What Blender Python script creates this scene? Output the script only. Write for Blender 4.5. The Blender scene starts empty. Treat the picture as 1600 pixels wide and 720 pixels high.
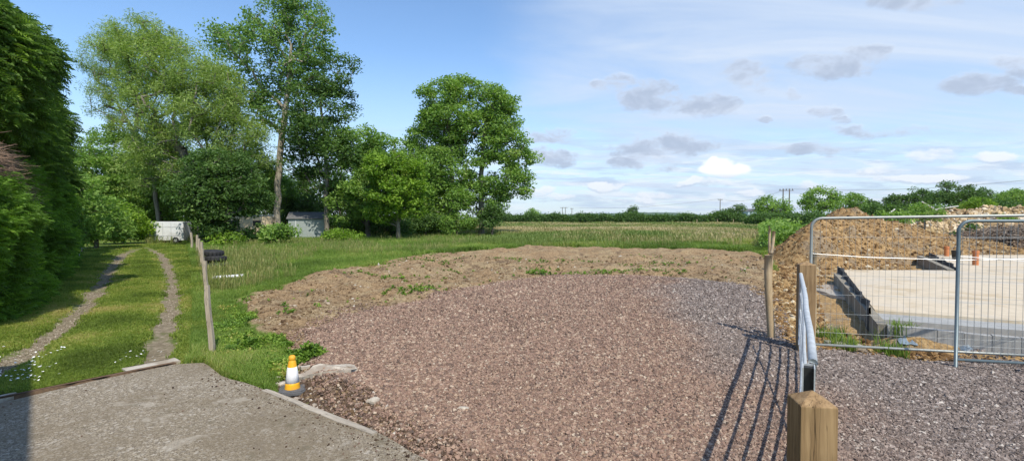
import bpy, math, random
import numpy as np
R = np.random.default_rng(7)
random.seed(7)
PI = math.pi
# ------------------------------------------------------------------ camera
F = 760.0; CH = 1.9; TH = math.radians(1.5)
sc = bpy.context.scene
col = sc.collection
cam = bpy.data.cameras.new('camera'); cam.sensor_width = 36; cam.lens = 36*F/1600
cam.clip_start = .05; cam.clip_end = 20000
co = bpy.data.objects.new('camera', cam); col.objects.link(co)
co.location = (0, 0, CH); co.rotation_euler = (PI/2-TH, 0, 0)
sc.camera = co
def ray(px, py):
    u = (px-800)/F; v = (360-py)/F
    return np.array([u, math.cos(TH)+v*math.sin(TH), -math.sin(TH)+v*math.cos(TH)])
def P(px, py, z=0.0):
    d = ray(px, py); t = (z-CH)/d[2]
    return np.array([d[0]*t, d[1]*t, z])
def D(px, py, y):
    d = ray(px, py); t = y/d[1]
    return np.array([d[0]*t, y, CH+d[2]*t])
def poly(pts): return np.array([P(a, b)[:2] for a, b in pts])
# ------------------------------------------------------------------ noise
def _h(i, j, k, s):
    n = (i.astype(np.int64)*374761393 + j.astype(np.int64)*668265263 + k.astype(np.int64)*2147483647 + s*1274126177) & 0xffffffff
    n = ((n ^ (n >> 13))*1274126177) & 0xffffffff
    n = ((n ^ (n >> 16))*2246822519) & 0xffffffff
    return ((n ^ (n >> 15)) & 0xffff)/65535.0
def vnoise(x, y, z=None, s=0):
    x = np.asarray(x, float); y = np.asarray(y, float)
    z = np.zeros_like(x) if z is None else np.asarray(z, float)
    i, j, k = np.floor(x), np.floor(y), np.floor(z)
    fx, fy, fz = x-i, y-j, z-k
    fx, fy, fz = [f*f*(3-2*f) for f in (fx, fy, fz)]
    def c(a, b, d): return _h(i+a, j+b, k+d, s)
    r = 0
    for a in (0, 1):
        for b in (0, 1):
            for d in (0, 1):
                r = r + c(a, b, d)*(fx if a else 1-fx)*(fy if b else 1-fy)*(fz if d else 1-fz)
    return r
def fbm(x, y, z=None, o=4, s=0, g=.5):
    a, t, n, f = 1, 0, 0, 1
    for q in range(o):
        n = n+a*vnoise(x*f, y*f, None if z is None else z*f, s+q*17); t += a; a *= g; f *= 2.03
    return n/t
# ------------------------------------------------------------------ geometry maths
def sdist(X, Y, pl):
    X = np.asarray(X, float); Y = np.asarray(Y, float)
    d = np.full(X.shape, 1e18); ins = np.zeros(X.shape, bool)
    n = len(pl)
    for i in range(n):
        ax, ay = pl[i]; bx, by = pl[(i+1) % n]
        ex, ey = bx-ax, by-ay
        t = np.clip(((X-ax)*ex+(Y-ay)*ey)/(ex*ex+ey*ey+1e-12), 0, 1)
        d = np.minimum(d, (X-ax-t*ex)**2+(Y-ay-t*ey)**2)
        c = ((ay > Y) != (by > Y)) & (X < (bx-ax)*(Y-ay)/((by-ay) if by != ay else 1e-12)+ax)
        ins ^= c
    d = np.sqrt(d)
    return np.where(ins, -d, d)
def ldist(X, Y, pl):
    d = np.full(np.shape(X), 1e18)
    for i in range(len(pl)-1):
        ax, ay = pl[i]; bx, by = pl[i+1]; ex, ey = bx-ax, by-ay
        t = np.clip(((X-ax)*ex+(Y-ay)*ey)/(ex*ex+ey*ey), 0, 1)
        d = np.minimum(d, (X-ax-t*ex)**2+(Y-ay-t*ey)**2)
    return np.sqrt(d)
GRAVEL = poly([(470,545),(505,512),(560,492),(630,476),(700,459),(790,441),(900,431),(1000,432),(1100,439),(1165,449),(1192,470),(1203,500),(1212,528),(1240,549),(1300,553),(1450,561),(1600,567),(1800,574)]+[(3000,800),(1500,1600),(980,900),(795,735),(715,690),(640,655),(560,615),(520,588),(490,565)])
SOIL = poly([(368,470),(440,447),(520,425),(600,410),(640,402),(720,394),(850,385),(1000,388),(1150,393),(1200,399),(1222,420),(1240,560),(900,900),(640,760),(560,668),(412,612),(450,585),(475,556),(440,538),(400,520),(380,492)])
SITE = poly([(1216,560),(1207,500),(1204,440),(1204,405),(1225,385),(1290,372),(1500,362),(1700,360),(3200,365),(3200,640),(1800,585),(1600,575)])
DRIVE = poly([(-400,712),(0,634),(140,600),(275,572),(318,570),(345,590),(412,612),(583,677),(665,722),(760,790),(900,980)])
DRIVE = np.vstack([DRIVE, [[-.2, .6], [-.2, -9], [-16, -9], [-16, 2.6]]])
RUT_L = poly([(-60,610),(0,575),(60,535),(105,505),(140,470),(160,440),(176,415),(190,398),(215,388)])
RUT_R = poly([(245,566),(256,520),(266,480),(270,450),(266,425),(255,402),(238,390),(225,386)])
LANE = poly([(-500,800),(-200,560),(60,440),(130,392),(200,384),(296,380),(305,395),(312,420),(322,470),(335,568),(270,575),(0,640)])
ROW_A, ROW_B = P(1206, 530)[:2], P(1199, 344.5)[:2]          # field fence line
FRONTL = np.array([P(1400, 537)[:2], P(1620, 559)[:2], P(2000, 600)[:2]])
def mask(sd, w): return np.clip(.5-sd/w, 0, 1)
def hz(X, Y):
    X = np.asarray(X, float); Y = np.asarray(Y, float)
    near = np.clip((70-Y)/30, 0, 1)*np.clip((60-np.abs(X))/20, 0, 1)
    h = (fbm(X*.35, Y*.35, s=3)-.5)*.12
    ws = mask(sdist(X, Y, SOIL), .8)
    h = h+ws*((fbm(X*.55, Y*.75, s=5)-.45)*.5+(fbm(X*1.7, Y*2.2, s=8)-.5)*.2+(fbm(X*4, Y*4, s=6)-.5)*.10)
    ta, tb = P(575, 450)[:2], P(632, 492)[:2]; tl = np.linalg.norm(tb-ta); tu = (tb-ta)/tl
    lu = (X-ta[0])*tu[0]+(Y-ta[1])*tu[1]; lv = (X-ta[0])*-tu[1]+(Y-ta[1])*tu[0]
    for off in (0., 1.5):
        m_ = np.exp(-((lv-off)/.26)**4)*np.clip((lu+1.5)/.5, 0, 1)*np.clip((tl+1.0-lu)/.5, 0, 1)*ws
        h = h+m_*(.028*np.sin((lu+np.abs(lv-off)*.5)*2*PI/.34)-.03)
    # tilled ridge between soil and gravel
    wg = mask(sdist(X, Y, GRAVEL), .55)
    h = h*(1-wg)+wg*(.045+(fbm(X*.6, Y*.6, s=9)-.5)*.09)
    wt = mask(sdist(X, Y, SITE), 1.5)
    h = h*(1-wt)+wt*(-.02+(fbm(X*.8, Y*.8, s=11)-.5)*.25+(fbm(X*3.5, Y*3.5, s=12)-.5)*.12)
    fd = ldist(X, Y, FRONTL); h = h+.2*np.exp(-(fd/.22)**2)*(.6+.8*fbm(X*2, Y*2, s=15))*wt
    wl = mask(sdist(X, Y, LANE), 1.0)
    h = h*(1-wl)+wl*(fbm(X*.4, Y*.4, s=13)-.5)*.08
    rl = np.minimum(ldist(X, Y, RUT_L), ldist(X, Y, RUT_R))
    h = h-.045*np.exp(-(rl/.28)**2)
    wd = mask(sdist(X, Y, DRIVE)-.15, .5)
    h = h*(1-wd)+wd*-.035
    return h*near
# ------------------------------------------------------------------ mesh + object helpers
def tag(o, label=None, cat=None, group=None, kind=None):
    if label: o['label'] = label
    if cat: o['category'] = cat
    if group: o['group'] = group
    if kind: o['kind'] = kind
    return o
def empty(name, loc=(0, 0, 0), rz=0, **k):
    o = bpy.data.objects.new(name, None); col.objects.link(o)
    o.location = tuple(float(v) for v in loc); o.rotation_euler = (0, 0, rz); o.empty_display_size = .2
    return tag(o, **k)
def link(name, me, mat, parent=None):
    o = bpy.data.objects.new(name, me); col.objects.link(o)
    if mat is not None: me.materials.append(mat)
    if parent is not None: o.parent = parent
    return o
def npmesh(name, V, Fc, tint=None, smooth=False, attrs=None):
    """V (n,3); Fc list of (m,k) arrays"""
    if not isinstance(Fc, list): Fc = [Fc]
    Fc = [f for f in Fc if len(f)]
    me = bpy.data.meshes.new(name)
    V = np.ascontiguousarray(V, dtype=np.float32)
    me.vertices.add(len(V)); me.vertices.foreach_set('co', V.ravel())
    li = np.concatenate([f.ravel() for f in Fc]).astype(np.int32)
    tot = np.concatenate([np.full(len(f), f.shape[1], np.int32) for f in Fc])
    st = np.concatenate([[0], np.cumsum(tot)[:-1]]).astype(np.int32)
    me.loops.add(len(li)); me.loops.foreach_set('vertex_index', li)
    me.polygons.add(len(tot)); me.polygons.foreach_set('loop_start', st)
    me.polygons.foreach_set('loop_total', tot)
    me.polygons.foreach_set('use_smooth', np.full(len(tot), smooth, bool))
    at = dict(attrs or {})
    if tint is not None: at['tint'] = tint
    for k, v in at.items():
        a = me.attributes.new(k, 'FLOAT', 'POINT'); a.data.foreach_set('value', np.ascontiguousarray(v, dtype=np.float32))
    me.update(calc_edges=True)
    return me
class MB:
    def __init__(s): s.v = []; s.f = {3: [], 4: []}; s.n = 0
    def add(s, V, Fs):
        V = np.asarray(V, float)
        for f in Fs:
            if len(f) in (3, 4): s.f[len(f)].append([i+s.n for i in f])
            else:
                for q in range(1, len(f)-1): s.f[3].append([f[0]+s.n, f[q]+s.n, f[q+1]+s.n])
        s.v.append(V); s.n += len(V)
        return s
    def box(s, c, d, R3=None, bev=0):
        hx, hy, hzz = np.array(d)/2.0
        V = np.array([[x, y, z] for x in (-hx, hx) for y in (-hy, hy) for z in (-hzz, hzz)])
        if R3 is not None: V = V@np.asarray(R3).T
        return s.add(V+np.asarray(c), [(0, 1, 3, 2), (4, 6, 7, 5), (0, 4, 5, 1), (2, 3, 7, 6), (0, 2, 6, 4), (1, 5, 7, 3)])
    def prism(s, pts, z0, z1):
        n = len(pts)
        V = [[p[0], p[1], z0 if np.isscalar(z0) else z0[i]] for i, p in enumerate(pts)]+[[p[0], p[1], z1 if np.isscalar(z1) else z1[i]] for i, p in enumerate(pts)]
        fs = [(i, (i+1) % n, n+(i+1) % n, n+i) for i in range(n)]
        return s.add(V, fs+[tuple(range(n, 2*n)), tuple(reversed(range(n)))])
    def tube(s, pts, r, k=8, cap=True):
        pts = [np.asarray(p, float) for p in pts]
        rr = [r]*len(pts) if np.isscalar(r) else list(r)
        T = []
        for i in range(len(pts)):
            a = pts[max(i-1, 0)]; b = pts[min(i+1, len(pts)-1)]; t = b-a; T.append(t/(np.linalg.norm(t)+1e-9))
        up = np.array([0, 0, 1.]) if abs(T[0][2]) < .9 else np.array([0, 1., 0])
        n = np.cross(T[0], up); n /= np.linalg.norm(n)
        V = []
        for p, t, q in zip(pts, T, rr):
            n = n-t*np.dot(n, t); n /= np.linalg.norm(n)+1e-9; b = np.cross(t, n)
            for j in range(k):
                a = 2*PI*j/k; V.append(p+q*(math.cos(a)*n+math.sin(a)*b))
        fs = [(i*k+j, i*k+(j+1) % k, (i+1)*k+(j+1) % k, (i+1)*k+j) for i in range(len(pts)-1) for j in range(k)]
        if cap: fs += [tuple(range(k)), tuple((len(pts)-1)*k+j for j in reversed(range(k)))]
        return s.add(V, fs)
    def lathe(s, prof, c=(0, 0, 0), k=24):
        V = []; m = len(prof)
        for r, z in prof:
            for j in range(k):
                a = 2*PI*j/k; V.append([c[0]+r*math.cos(a), c[1]+r*math.sin(a), c[2]+z])
        fs = [(i*k+j, i*k+(j+1) % k, (i+1)*k+(j+1) % k, (i+1)*k+j) for i in range(m-1) for j in range(k)]
        return s.add(V, fs)
    def build(s, name, mat, parent=None, smooth=False, bevel=0):
        V = np.vstack(s.v)
        o = link(name, npmesh(name, V, [np.array(s.f[k]) for k in (4, 3) if s.f[k]], smooth=smooth), mat, parent)
        if bevel:
            m = o.modifiers.new('bevel', 'BEVEL'); m.width = bevel; m.segments = 2; m.limit_method = 'ANGLE'
        return o
def rz3(a): c, s = math.cos(a), math.sin(a); return np.array([[c, -s, 0], [s, c, 0], [0, 0, 1.]])
def rx3(a): c, s = math.cos(a), math.sin(a); return np.array([[1., 0, 0], [0, c, -s], [0, s, c]])
def ry3(a): c, s = math.cos(a), math.sin(a); return np.array([[c, 0, s], [0, 1., 0], [-s, 0, c]])
def rots(yaw, pitch, roll):
    """arrays -> (n,3,3): Rz(yaw) Ry(pitch) Rx(roll)"""
    cy, sy, cp, sp, cr, sr = np.cos(yaw), np.sin(yaw), np.cos(pitch), np.sin(pitch), np.cos(roll), np.sin(roll)
    M = np.empty((len(yaw), 3, 3))
    M[:, 0, 0] = cy*cp; M[:, 0, 1] = cy*sp*sr-sy*cr; M[:, 0, 2] = cy*sp*cr+sy*sr
    M[:, 1, 0] = sy*cp; M[:, 1, 1] = sy*sp*sr+cy*cr; M[:, 1, 2] = sy*sp*cr-cy*sr
    M[:, 2, 0] = -sp; M[:, 2, 1] = cp*sr; M[:, 2, 2] = cp*cr
    return M
def scatter(name, temps, pos, rot, scale, tint, mat, parent=None, smooth=False):
    """temps: list of (V, F) ; returns one object"""
    which = R.integers(0, len(temps), len(pos)); Vs = []; Fs = {}; T = []; off = 0
    if scale.ndim == 1: scale = np.repeat(scale[:, None], 3, 1)
    for q, (tv, tf) in enumerate(temps):
        ix = np.where(which == q)[0]
        if not len(ix): continue
        A = tv[None]*scale[ix][:, None, :]
        A = np.einsum('nij,nkj->nki', rot[ix], A)+pos[ix][:, None, :]
        Vs.append(A.reshape(-1, 3)); T.append(np.repeat(tint[ix], len(tv)))
        for f in (tf if isinstance(tf, list) else [tf]):
            g = f[None]+(off+np.arange(len(ix))*len(tv))[:, None, None]
            Fs.setdefault(f.shape[1], []).append(g.reshape(-1, f.shape[1]))
        off += len(ix)*len(tv)
    me = npmesh(name, np.vstack(Vs), [np.vstack(v) for v in Fs.values()], tint=np.concatenate(T), smooth=smooth)
    return link(name, me, mat, parent)
# ------------------------------------------------------------------ materials
class NT:
    def __init__(s, nt): s.nt = nt
    def n(s, t, ins=None, **k):
        nd = s.nt.nodes.new(t)
        for a, b in k.items(): setattr(nd, a, b)
        for a, b in (ins or {}).items():
            sk = nd.inputs[a]
            if isinstance(b, bpy.types.NodeSocket): s.nt.links.new(b, sk)
            else: sk.default_value = b
        return nd
    def m(s, op, a, b=0.0, c=None, clamp=False):
        nd = s.nt.nodes.new('ShaderNodeMath'); nd.operation = op; nd.use_clamp = clamp
        for i, v in enumerate([a, b]+([c] if c is not None else [])):
            if isinstance(v, bpy.types.NodeSocket): s.nt.links.new(v, nd.inputs[i])
            else: nd.inputs[i].default_value = v
        return nd.outputs[0]
    def mix(s, f, a, b, bt='MIX'):
        nd = s.nt.nodes.new('ShaderNodeMix'); nd.data_type = 'RGBA'; nd.blend_type = bt
        for i, v in ((0, f), (6, a), (7, b)):
            if isinstance(v, bpy.types.NodeSocket): s.nt.links.new(v, nd.inputs[i])
            else: nd.inputs[i].default_value = v if i == 0 else (tuple(v)+(1,) if len(v) == 3 else v)
        return nd.outputs[2]
    def ss(s, x, a, b):
        nd = s.n('ShaderNodeMapRange', {0: x, 1: a, 2: b, 3: 0.0, 4: 1.0}, interpolation_type='SMOOTHSTEP'); return nd.outputs[0]
    def noise(s, vec, sc_, det=4, rough=.55, dist=0): return s.n('ShaderNodeTexNoise', {'Vector': vec, 'Scale': sc_, 'Detail': det, 'Roughness': rough, 'Distortion': dist}).outputs[0]
    def ramp(s, f, stops):
        nd = s.n('ShaderNodeValToRGB', {0: f}); e = nd.color_ramp.elements
        while len(e) < len(stops): e.new(.5)
        for el, (p, c) in zip(e, stops): el.position = p; el.color = tuple(c)+(1,)
        return nd.outputs[0]
def newmat(name):
    m = bpy.data.materials.new(name); m.use_nodes = True; m.node_tree.nodes.clear()
    T = NT(m.node_tree); out = T.n('ShaderNodeOutputMaterial'); return m, T, out
def finish(T, out, colr, rough=.9, bump=None, bstr=.5, bdist=.02, metal=0, spec=.5, **k):
    b = T.n('ShaderNodeBsdfPrincipled')
    def si(n, v):
        if isinstance(v, bpy.types.NodeSocket): T.nt.links.new(v, b.inputs[n])
        else: b.inputs[n].default_value = v if not isinstance(v, tuple) else (v+(1,))[:4]
    si('Base Color', colr); si('Roughness', rough); si('Metallic', metal); si('Specular IOR Level', spec)
    if bump is not None:
        bp = T.n('ShaderNodeBump', {'Height': bump, 'Strength': bstr, 'Distance': bdist}); T.nt.links.new(bp.outputs[0], b.inputs['Normal'])
    T.nt.links.new(b.outputs[0], out.inputs[0]); return b
def simple(name, c, rough=.8, var=.25, scale=8, metal=0, bump=.3, bdist=.004, c2=None, spec=.4, stretch=(1, 1, 1)):
    m, T, out = newmat(name)
    tc = T.n('ShaderNodeTexCoord').outputs['Object']
    mp = T.n('ShaderNodeMapping', {'Vector': tc, 'Scale': stretch}).outputs[0]
    nz = T.noise(mp, scale, 6, .65); n2 = T.noise(mp, scale*.27, 3)
    a = tuple(v*(1-var) for v in c); b2 = tuple(min(1, v*(1+var)) for v in c)
    cc = T.ramp(nz, [(.25, a), (.75, b2)])
    if c2: cc = T.mix(T.ss(n2, .45, .62), cc, c2)
    finish(T, out, cc, rough, nz, bump, bdist, metal, spec); return m
def leafmat(name, stops, transl=.35, rough=.55, spec=.3):
    m, T, out = newmat(name)
    a = T.n('ShaderNodeAttribute', attribute_name='tint').outputs['Fac']
    c = T.ramp(a, stops)
    pr = T.n('ShaderNodeBsdfPrincipled', {'Base Color': c, 'Roughness': rough, 'Specular IOR Level': spec})
    tcol = T.mix(1.0, c, (1.25, 1.35, .6), 'MULTIPLY')
    tr = T.n('ShaderNodeBsdfTranslucent', {'Color': tcol})
    mx = T.n('ShaderNodeMixShader', {0: transl, 1: pr.outputs[0], 2: tr.outputs[0]})
    T.nt.links.new(mx.outputs[0], out.inputs[0]); return m
# ground material shared by every zone of the terrain
def ground_material():
    m, T, out = newmat('ground')
    g = T.n('ShaderNodeNewGeometry').outputs['Position']
    def A(n): return T.n('ShaderNodeAttribute', attribute_name=n).outputs['Fac']
    n_big = T.noise(g, .25, 3); n_mid = T.noise(g, 1.6, 5, .6); n_fine = T.noise(g, 14, 6, .65); n_vf = T.noise(g, 60, 3, .6)
    edge = T.m('MULTIPLY', T.m('SUBTRACT', T.m('ADD', T.m('MULTIPLY', n_mid, .6), T.m('MULTIPLY', n_fine, .4)), .5), 1.7)
    def M(n, w=.12):
        v = T.m('ADD', A(n), edge); return T.ss(v, .5-w, .5+w)
    grass = T.ramp(n_mid, [(.3, (.07, .11, .018)), (.55, (.13, .18, .03)), (.75, (.2, .2, .06))])
    hay = T.ramp(n_mid, [(.3, (.14, .18, .05)), (.6, (.23, .23, .09)), (.8, (.12, .18, .04))])
    sep = T.n('ShaderNodeSeparateXYZ', {0: g}).outputs
    far = T.m('MULTIPLY', T.m('MULTIPLY', T.ss(T.m('ADD', sep[1], T.m('MULTIPLY', n_big, 40)), 50, 90), T.m('ADD', .35, T.m('MULTIPLY', n_mid, .7))), T.m('SUBTRACT', 1, T.ss(sep[1], 150, 220)))
    c = T.mix(far, grass, hay)
    farg = T.ss(sep[1], 180, 400)
    c = T.mix(farg, c, T.ramp(T.noise(g, .008, 2), [(.4, (.06, .1, .03)), (.6, (.14, .15, .06))]))
    soil = T.ramp(n_fine, [(.25, (.10, .068, .042)), (.5, (.25, .17, .095)), (.75, (.39, .285, .17))])
    soil = T.mix(T.m('MULTIPLY', T.ss(T.noise(g, .7, 4, .6, .8), .46, .56), .75), soil, T.ramp(n_fine, [(.3, (.16, .115, .065)), (.7, (.40, .31, .185))]))
    soil = T.mix(T.ss(n_mid, .56, .66), soil, T.ramp(n_fine, [(.3, (.075, .05, .03)), (.7, (.22, .155, .095))]))
    dark = T.ramp(n_fine, [(.25, (.04, .026, .018)), (.55, (.12, .08, .055)), (.75, (.26, .2, .15))])
    soil = T.mix(M('dark'), soil, dark)
    clay = T.ramp(n_fine, [(.25, (.15, .09, .04)), (.5, (.34, .22, .1)), (.75, (.5, .36, .19))])
    clay = T.mix(T.ss(n_mid, .52, .64), clay, T.ramp(n_fine, [(.3, (.13, .1, .07)), (.7, (.4, .32, .22))]))
    vor = T.n('ShaderNodeTexVoronoi', {'Vector': g, 'Scale': 32.0}); vc = T.n('ShaderNodeSeparateColor', {0: vor.outputs['Color']}).outputs
    grav = T.ramp(vc[0], [(0, (.07, .045, .035)), (.4, (.14, .09, .07)), (.8, (.22, .15, .115)), (1, (.34, .28, .23))])
    rut = T.ramp(n_fine, [(.25, (.10, .08, .05)), (.55, (.24, .195, .135)), (.8, (.4, .345, .26))])
    c = T.mix(M('soil'), c, soil); c = T.mix(M('clay'), c, clay)
    c = T.mix(M('rut', .2), c, rut); c = T.mix(M('gravel', .06), c, grav)
    h = T.m('ADD', T.m('MULTIPLY', n_fine, 1.0), T.m('MULTIPLY', n_vf, .35))
    hg = T.m('SUBTRACT', 1.0, vor.outputs['Distance'])
    hh = T.m('ADD', T.m('MULTIPLY', h, T.m('SUBTRACT', 1, M('gravel'))), T.m('MULTIPLY', T.m('MULTIPLY', hg, M('gravel')), .5))
    finish(T, out, c, .95, hh, .8, .05, spec=.15)
    return m
G_MAT = ground_material()
# ------------------------------------------------------------------ terrain: one seamless sheet, split into zones
def axis(lo, hi, st, far_lo, far_hi, g=1.22):
    a = list(np.arange(lo, hi+1e-6, st)); s = st
    while a[-1] < far_hi: s *= g; a.append(a[-1]+s)
    s = st; b = [lo]
    while b[-1] > far_lo: s *= g; b.append(b[-1]-s)
    return np.array(b[:0:-1]+a)
xs = axis(-20, 22, .08, -4300, 4300); ys = axis(2.2, 30, .08, -40, 4000)
GX, GY = np.meshgrid(xs, ys); sh = GX.shape
fx, fy = GX.ravel(), GY.ravel()
HZ = hz(fx, fy)
sG, sS, sT = sdist(fx, fy, GRAVEL), sdist(fx, fy, SOIL), sdist(fx, fy, SITE)
rl = np.minimum(ldist(fx, fy, RUT_L)/.35, ldist(fx, fy, RUT_R)/.30)+(fbm(fx*1.3, fy*1.3, s=49)-.5)*1.3
STRIP = poly([(405,606),(430,590),(480,560),(520,585),(560,612),(640,652),(720,690),(800,745),(700,760),(560,668)])
at = dict(soil=mask(sS, .9), gravel=mask(sG, .5), clay=mask(sT, 1.2), rut=np.clip(1.2-.75*rl, 0, 1)*.72, dark=mask(sdist(fx, fy, STRIP), .6))
idx = np.arange(len(fx)).reshape(sh)
Q = np.stack([idx[:-1, :-1], idx[:-1, 1:], idx[1:, 1:], idx[1:, :-1]], -1).reshape(-1, 4)
cx = fx[Q].mean(1); cy = fy[Q].mean(1)
zg, zs, zt = sG[Q].mean(1) < 0, sS[Q].mean(1) < 0, sT[Q].mean(1) < 0
zl = sdist(cx, cy, LANE) < 0
def zone(name, sel):
    f = Q[sel]; u, inv = np.unique(f, return_inverse=True)
    me = npmesh(name, np.stack([fx[u], fy[u], HZ[u]], -1), inv.reshape(-1, 4), attrs={k: v[u] for k, v in at.items()}, smooth=True)
    return tag(link(name, me, G_MAT), kind='structure')
zone('gravel_ground', zg)
zone('bare_soil', zs & ~zg)
zone('building_site_ground', zt & ~zg & ~zs)
zone('grass_track', zl & ~zg & ~zs & ~zt)
zone('field', ~zl & ~zg & ~zs & ~zt)
# ------------------------------------------------------------------ scatter templates
def stone_temp():
    V = np.array([[x, y, z] for x in (-1, 1) for y in (-1, 1) for z in (-1, 1)], float)*.5
    V *= R.uniform(.5, 1.1, V.shape); V[:, 2] *= .8
    V += R.normal(0, .07, V.shape)
    return V, np.array([(0, 1, 3, 2), (4, 6, 7, 5), (0, 4, 5, 1), (2, 3, 7, 6), (0, 2, 6, 4), (1, 5, 7, 3)])
STONES = [stone_temp() for _ in range(14)]
def rock_temp():
    g = (1+5**.5)/2
    V = np.array([(-1, g, 0), (1, g, 0), (-1, -g, 0), (1, -g, 0), (0, -1, g), (0, 1, g), (0, -1, -g), (0, 1, -g), (g, 0, -1), (g, 0, 1), (-g, 0, -1), (-g, 0, 1)], float)/1.9*.5
    V = V@rots(rr_(1), rr_(1), rr_(1))[0].T
    V = V*R.uniform(.7, 1.25, (12, 1))+R.normal(0, .05, V.shape); V[:, 2] *= .8
    return V, np.array([(0, 11, 5), (0, 5, 1), (0, 1, 7), (0, 7, 10), (0, 10, 11), (1, 5, 9), (5, 11, 4), (11, 10, 2), (10, 7, 6), (7, 1, 8), (3, 9, 4), (3, 4, 2), (3, 2, 6), (3, 6, 8), (3, 8, 9), (4, 9, 5), (2, 4, 11), (6, 2, 10), (8, 6, 7), (9, 8, 1)])
def rr_(n): return R.uniform(0, 6.28, n)
ROCKS = [rock_temp() for _ in range(12)]
def tuft_temp(n, spread, lean, width, curve=.3):
    V = []; Fc = []
    for i in range(n):
        a = R.uniform(0, 2*PI); r = spread*math.sqrt(R.uniform()); b = np.array([r*math.cos(a), r*math.sin(a), -.03])
        h = R.uniform(.55, 1); l = R.uniform(0, lean); t = R.uniform(0, 2*PI); dr = np.array([math.cos(t), math.sin(t), 0])
        s = np.array([-dr[1], dr[0], 0])*width*R.uniform(.6, 1.2)
        mid = b+dr*l*h*.35+np.array([0, 0, h*.6]); tip = b+dr*l*h*(1+curve)+np.array([0, 0, h*(1-.25*l)])
        k = len(V); V += [b-s, b+s, mid+s*.8, mid-s*.8, tip]
        Fc.append((k, k+1, k+2)); Fc.append((k, k+2, k+3)); Fc.append((k+3, k+2, k+4))
    return np.array(V), np.array(Fc)
LAWN = [tuft_temp(7, .7, .9, .11) for _ in range(5)]
TALL = [tuft_temp(8, .22, .55, .022, .3) for _ in range(6)]
def seed_temp():
    V, Fc = tuft_temp(3, .18, .35, .012, .2); V = list(V); Fc = list(Fc)
    for i in range(4):
        a = R.uniform(0, 2*PI); r = .12*R.uniform(); b = np.array([r*math.cos(a), r*math.sin(a), 0]); t = R.uniform(0, 2*PI)
        tip = b+np.array([math.cos(t)*.22, math.sin(t)*.22, R.uniform(.85, 1.15)]); s = np.array([math.sin(t), -math.cos(t), 0])*.007
        q = b+(tip-b)*.72; k = len(V)
        V += [b-s, b+s, q+s, q-s, q+(tip-q)*.4+s*3.2, q+(tip-q)*.4-s*3.2, tip]
        Fc += [(k, k+1, k+2), (k, k+2, k+3), (k+3, k+2, k+4), (k+3, k+4, k+5), (k+5, k+4, k+6)]
    return np.array(V), np.array(Fc)
SEED = [seed_temp() for _ in range(5)]
def weed_temp(n=14):
    V = []; Fc = []
    for i in range(n):
        a = R.uniform(0, 2*PI); e = R.uniform(.2, 1.3); L = R.uniform(.45, 1.)
        st = np.array([0, 0, R.uniform(0, .3)]); dr = np.array([math.cos(a)*math.cos(e), math.sin(a)*math.cos(e), math.sin(e)])
        s = np.array([-math.sin(a), math.cos(a), R.uniform(-.4, .4)])*R.uniform(.1, .18)
        p1 = st+dr*L*.45; p2 = st+dr*L*.75-np.array([0, 0, .05]); p3 = st+dr*L-np.array([0, 0, .18]); k = len(V)
        V += [st+dr*L*.15, p1+s, p1-s, p2+s*.8, p2-s*.8, p3]
        Fc += [(k, k+1, k+2), (k+2, k+1, k+3), (k+2, k+3, k+4), (k+4, k+3, k+5)]
    return np.array(V), np.array(Fc)
WEED = [weed_temp() for _ in range(5)]
def samp(n, x0, x1, y0, y1, p=1.0):
    """points with density falling with distance when p>1"""
    u = R.uniform(0, 1, n); Y = (y0**(1-p)+(y1**(1-p)-y0**(1-p))*u)**(1/(1-p)) if p != 1 else y0*(y1/y0)**u
    X = R.uniform(0, 1, n)
    X = (np.clip(x0, -1e9, 1e9)+(x1-x0)*X)*Y
    return X, Y
def gpos(X, Y, dz=0): return np.stack([X, Y, hz(X, Y)+dz], -1)
def rr(n): return R.uniform(0, 2*PI, n)
# x limits as slopes (X/Y): the view is about -1.07..1.07
def pool(n, y0, y1, p=1.0, s0=-1.12, s1=1.12):
    return samp(n, s0, s1, y0, y1, p)
RAW = {}
# ------------------------------------------------------------------ stones
m_stone, T, out = newmat('stone_pink'); a = T.n('ShaderNodeAttribute', attribute_name='tint').outputs['Fac']
gp = T.n('ShaderNodeNewGeometry').outputs['Position']
c = T.ramp(a, [(0, (.065, .04, .03)), (.3, (.165, .095, .068)), (.6, (.25, .15, .108)), (.9, (.33, .23, .16)), (.99, (.45, .37, .28))])
c2 = T.ramp(a, [(0, (.06, .048, .043)), (.35, (.13, .103, .092)), (.7, (.21, .17, .15)), (.93, (.33, .28, .255)), (1, (.5, .46, .41))])
sx = T.n('ShaderNodeSeparateXYZ', {0: gp}).outputs
greyness = T.m('ADD', T.m('MULTIPLY', T.noise(gp, .35, 3), 1.3), T.m('MULTIPLY', T.m('SUBTRACT', sx[0], T.m('MULTIPLY', sx[1], .22)), .22))
c = T.mix(T.ss(greyness, .72, 1.15), c, c2)
n1 = T.noise(gp, 70, 3)
c = T.mix(T.m('MULTIPLY', n1, .35), c, (.32, .26, .22))
finish(T, out, c, .85, n1, .4, .004, spec=.25)
def gravel_pts(n, y0, y1, p):
    X, Y = pool(n, y0, y1, p, -.75, 1.15)
    s = sdist(X, Y, GRAVEL)+(fbm(X*3, Y*3, s=40)-.5)*.5
    k = (s < .02) | ((s < .35) & (R.uniform(size=n) < .12))
    k &= R.uniform(size=len(X)) < np.clip(-.35+2.2*fbm(X*.5, Y*.35, s=41)+.5*(Y/12), .3, 1)
    return X[k], Y[k]
X, Y = gravel_pts(900000, 3.2, 17.5, 1.6)
n = len(X); print('gravel stones', n)
sz = (.0105+.00135*Y)*(.8+.45*fbm(X*.9, Y*.9, s=42))*np.exp(np.clip(R.normal(0, .36, n), -1, .75))
scl = sz[:, None]*R.uniform(.7, 1.35, (n, 3))
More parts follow.
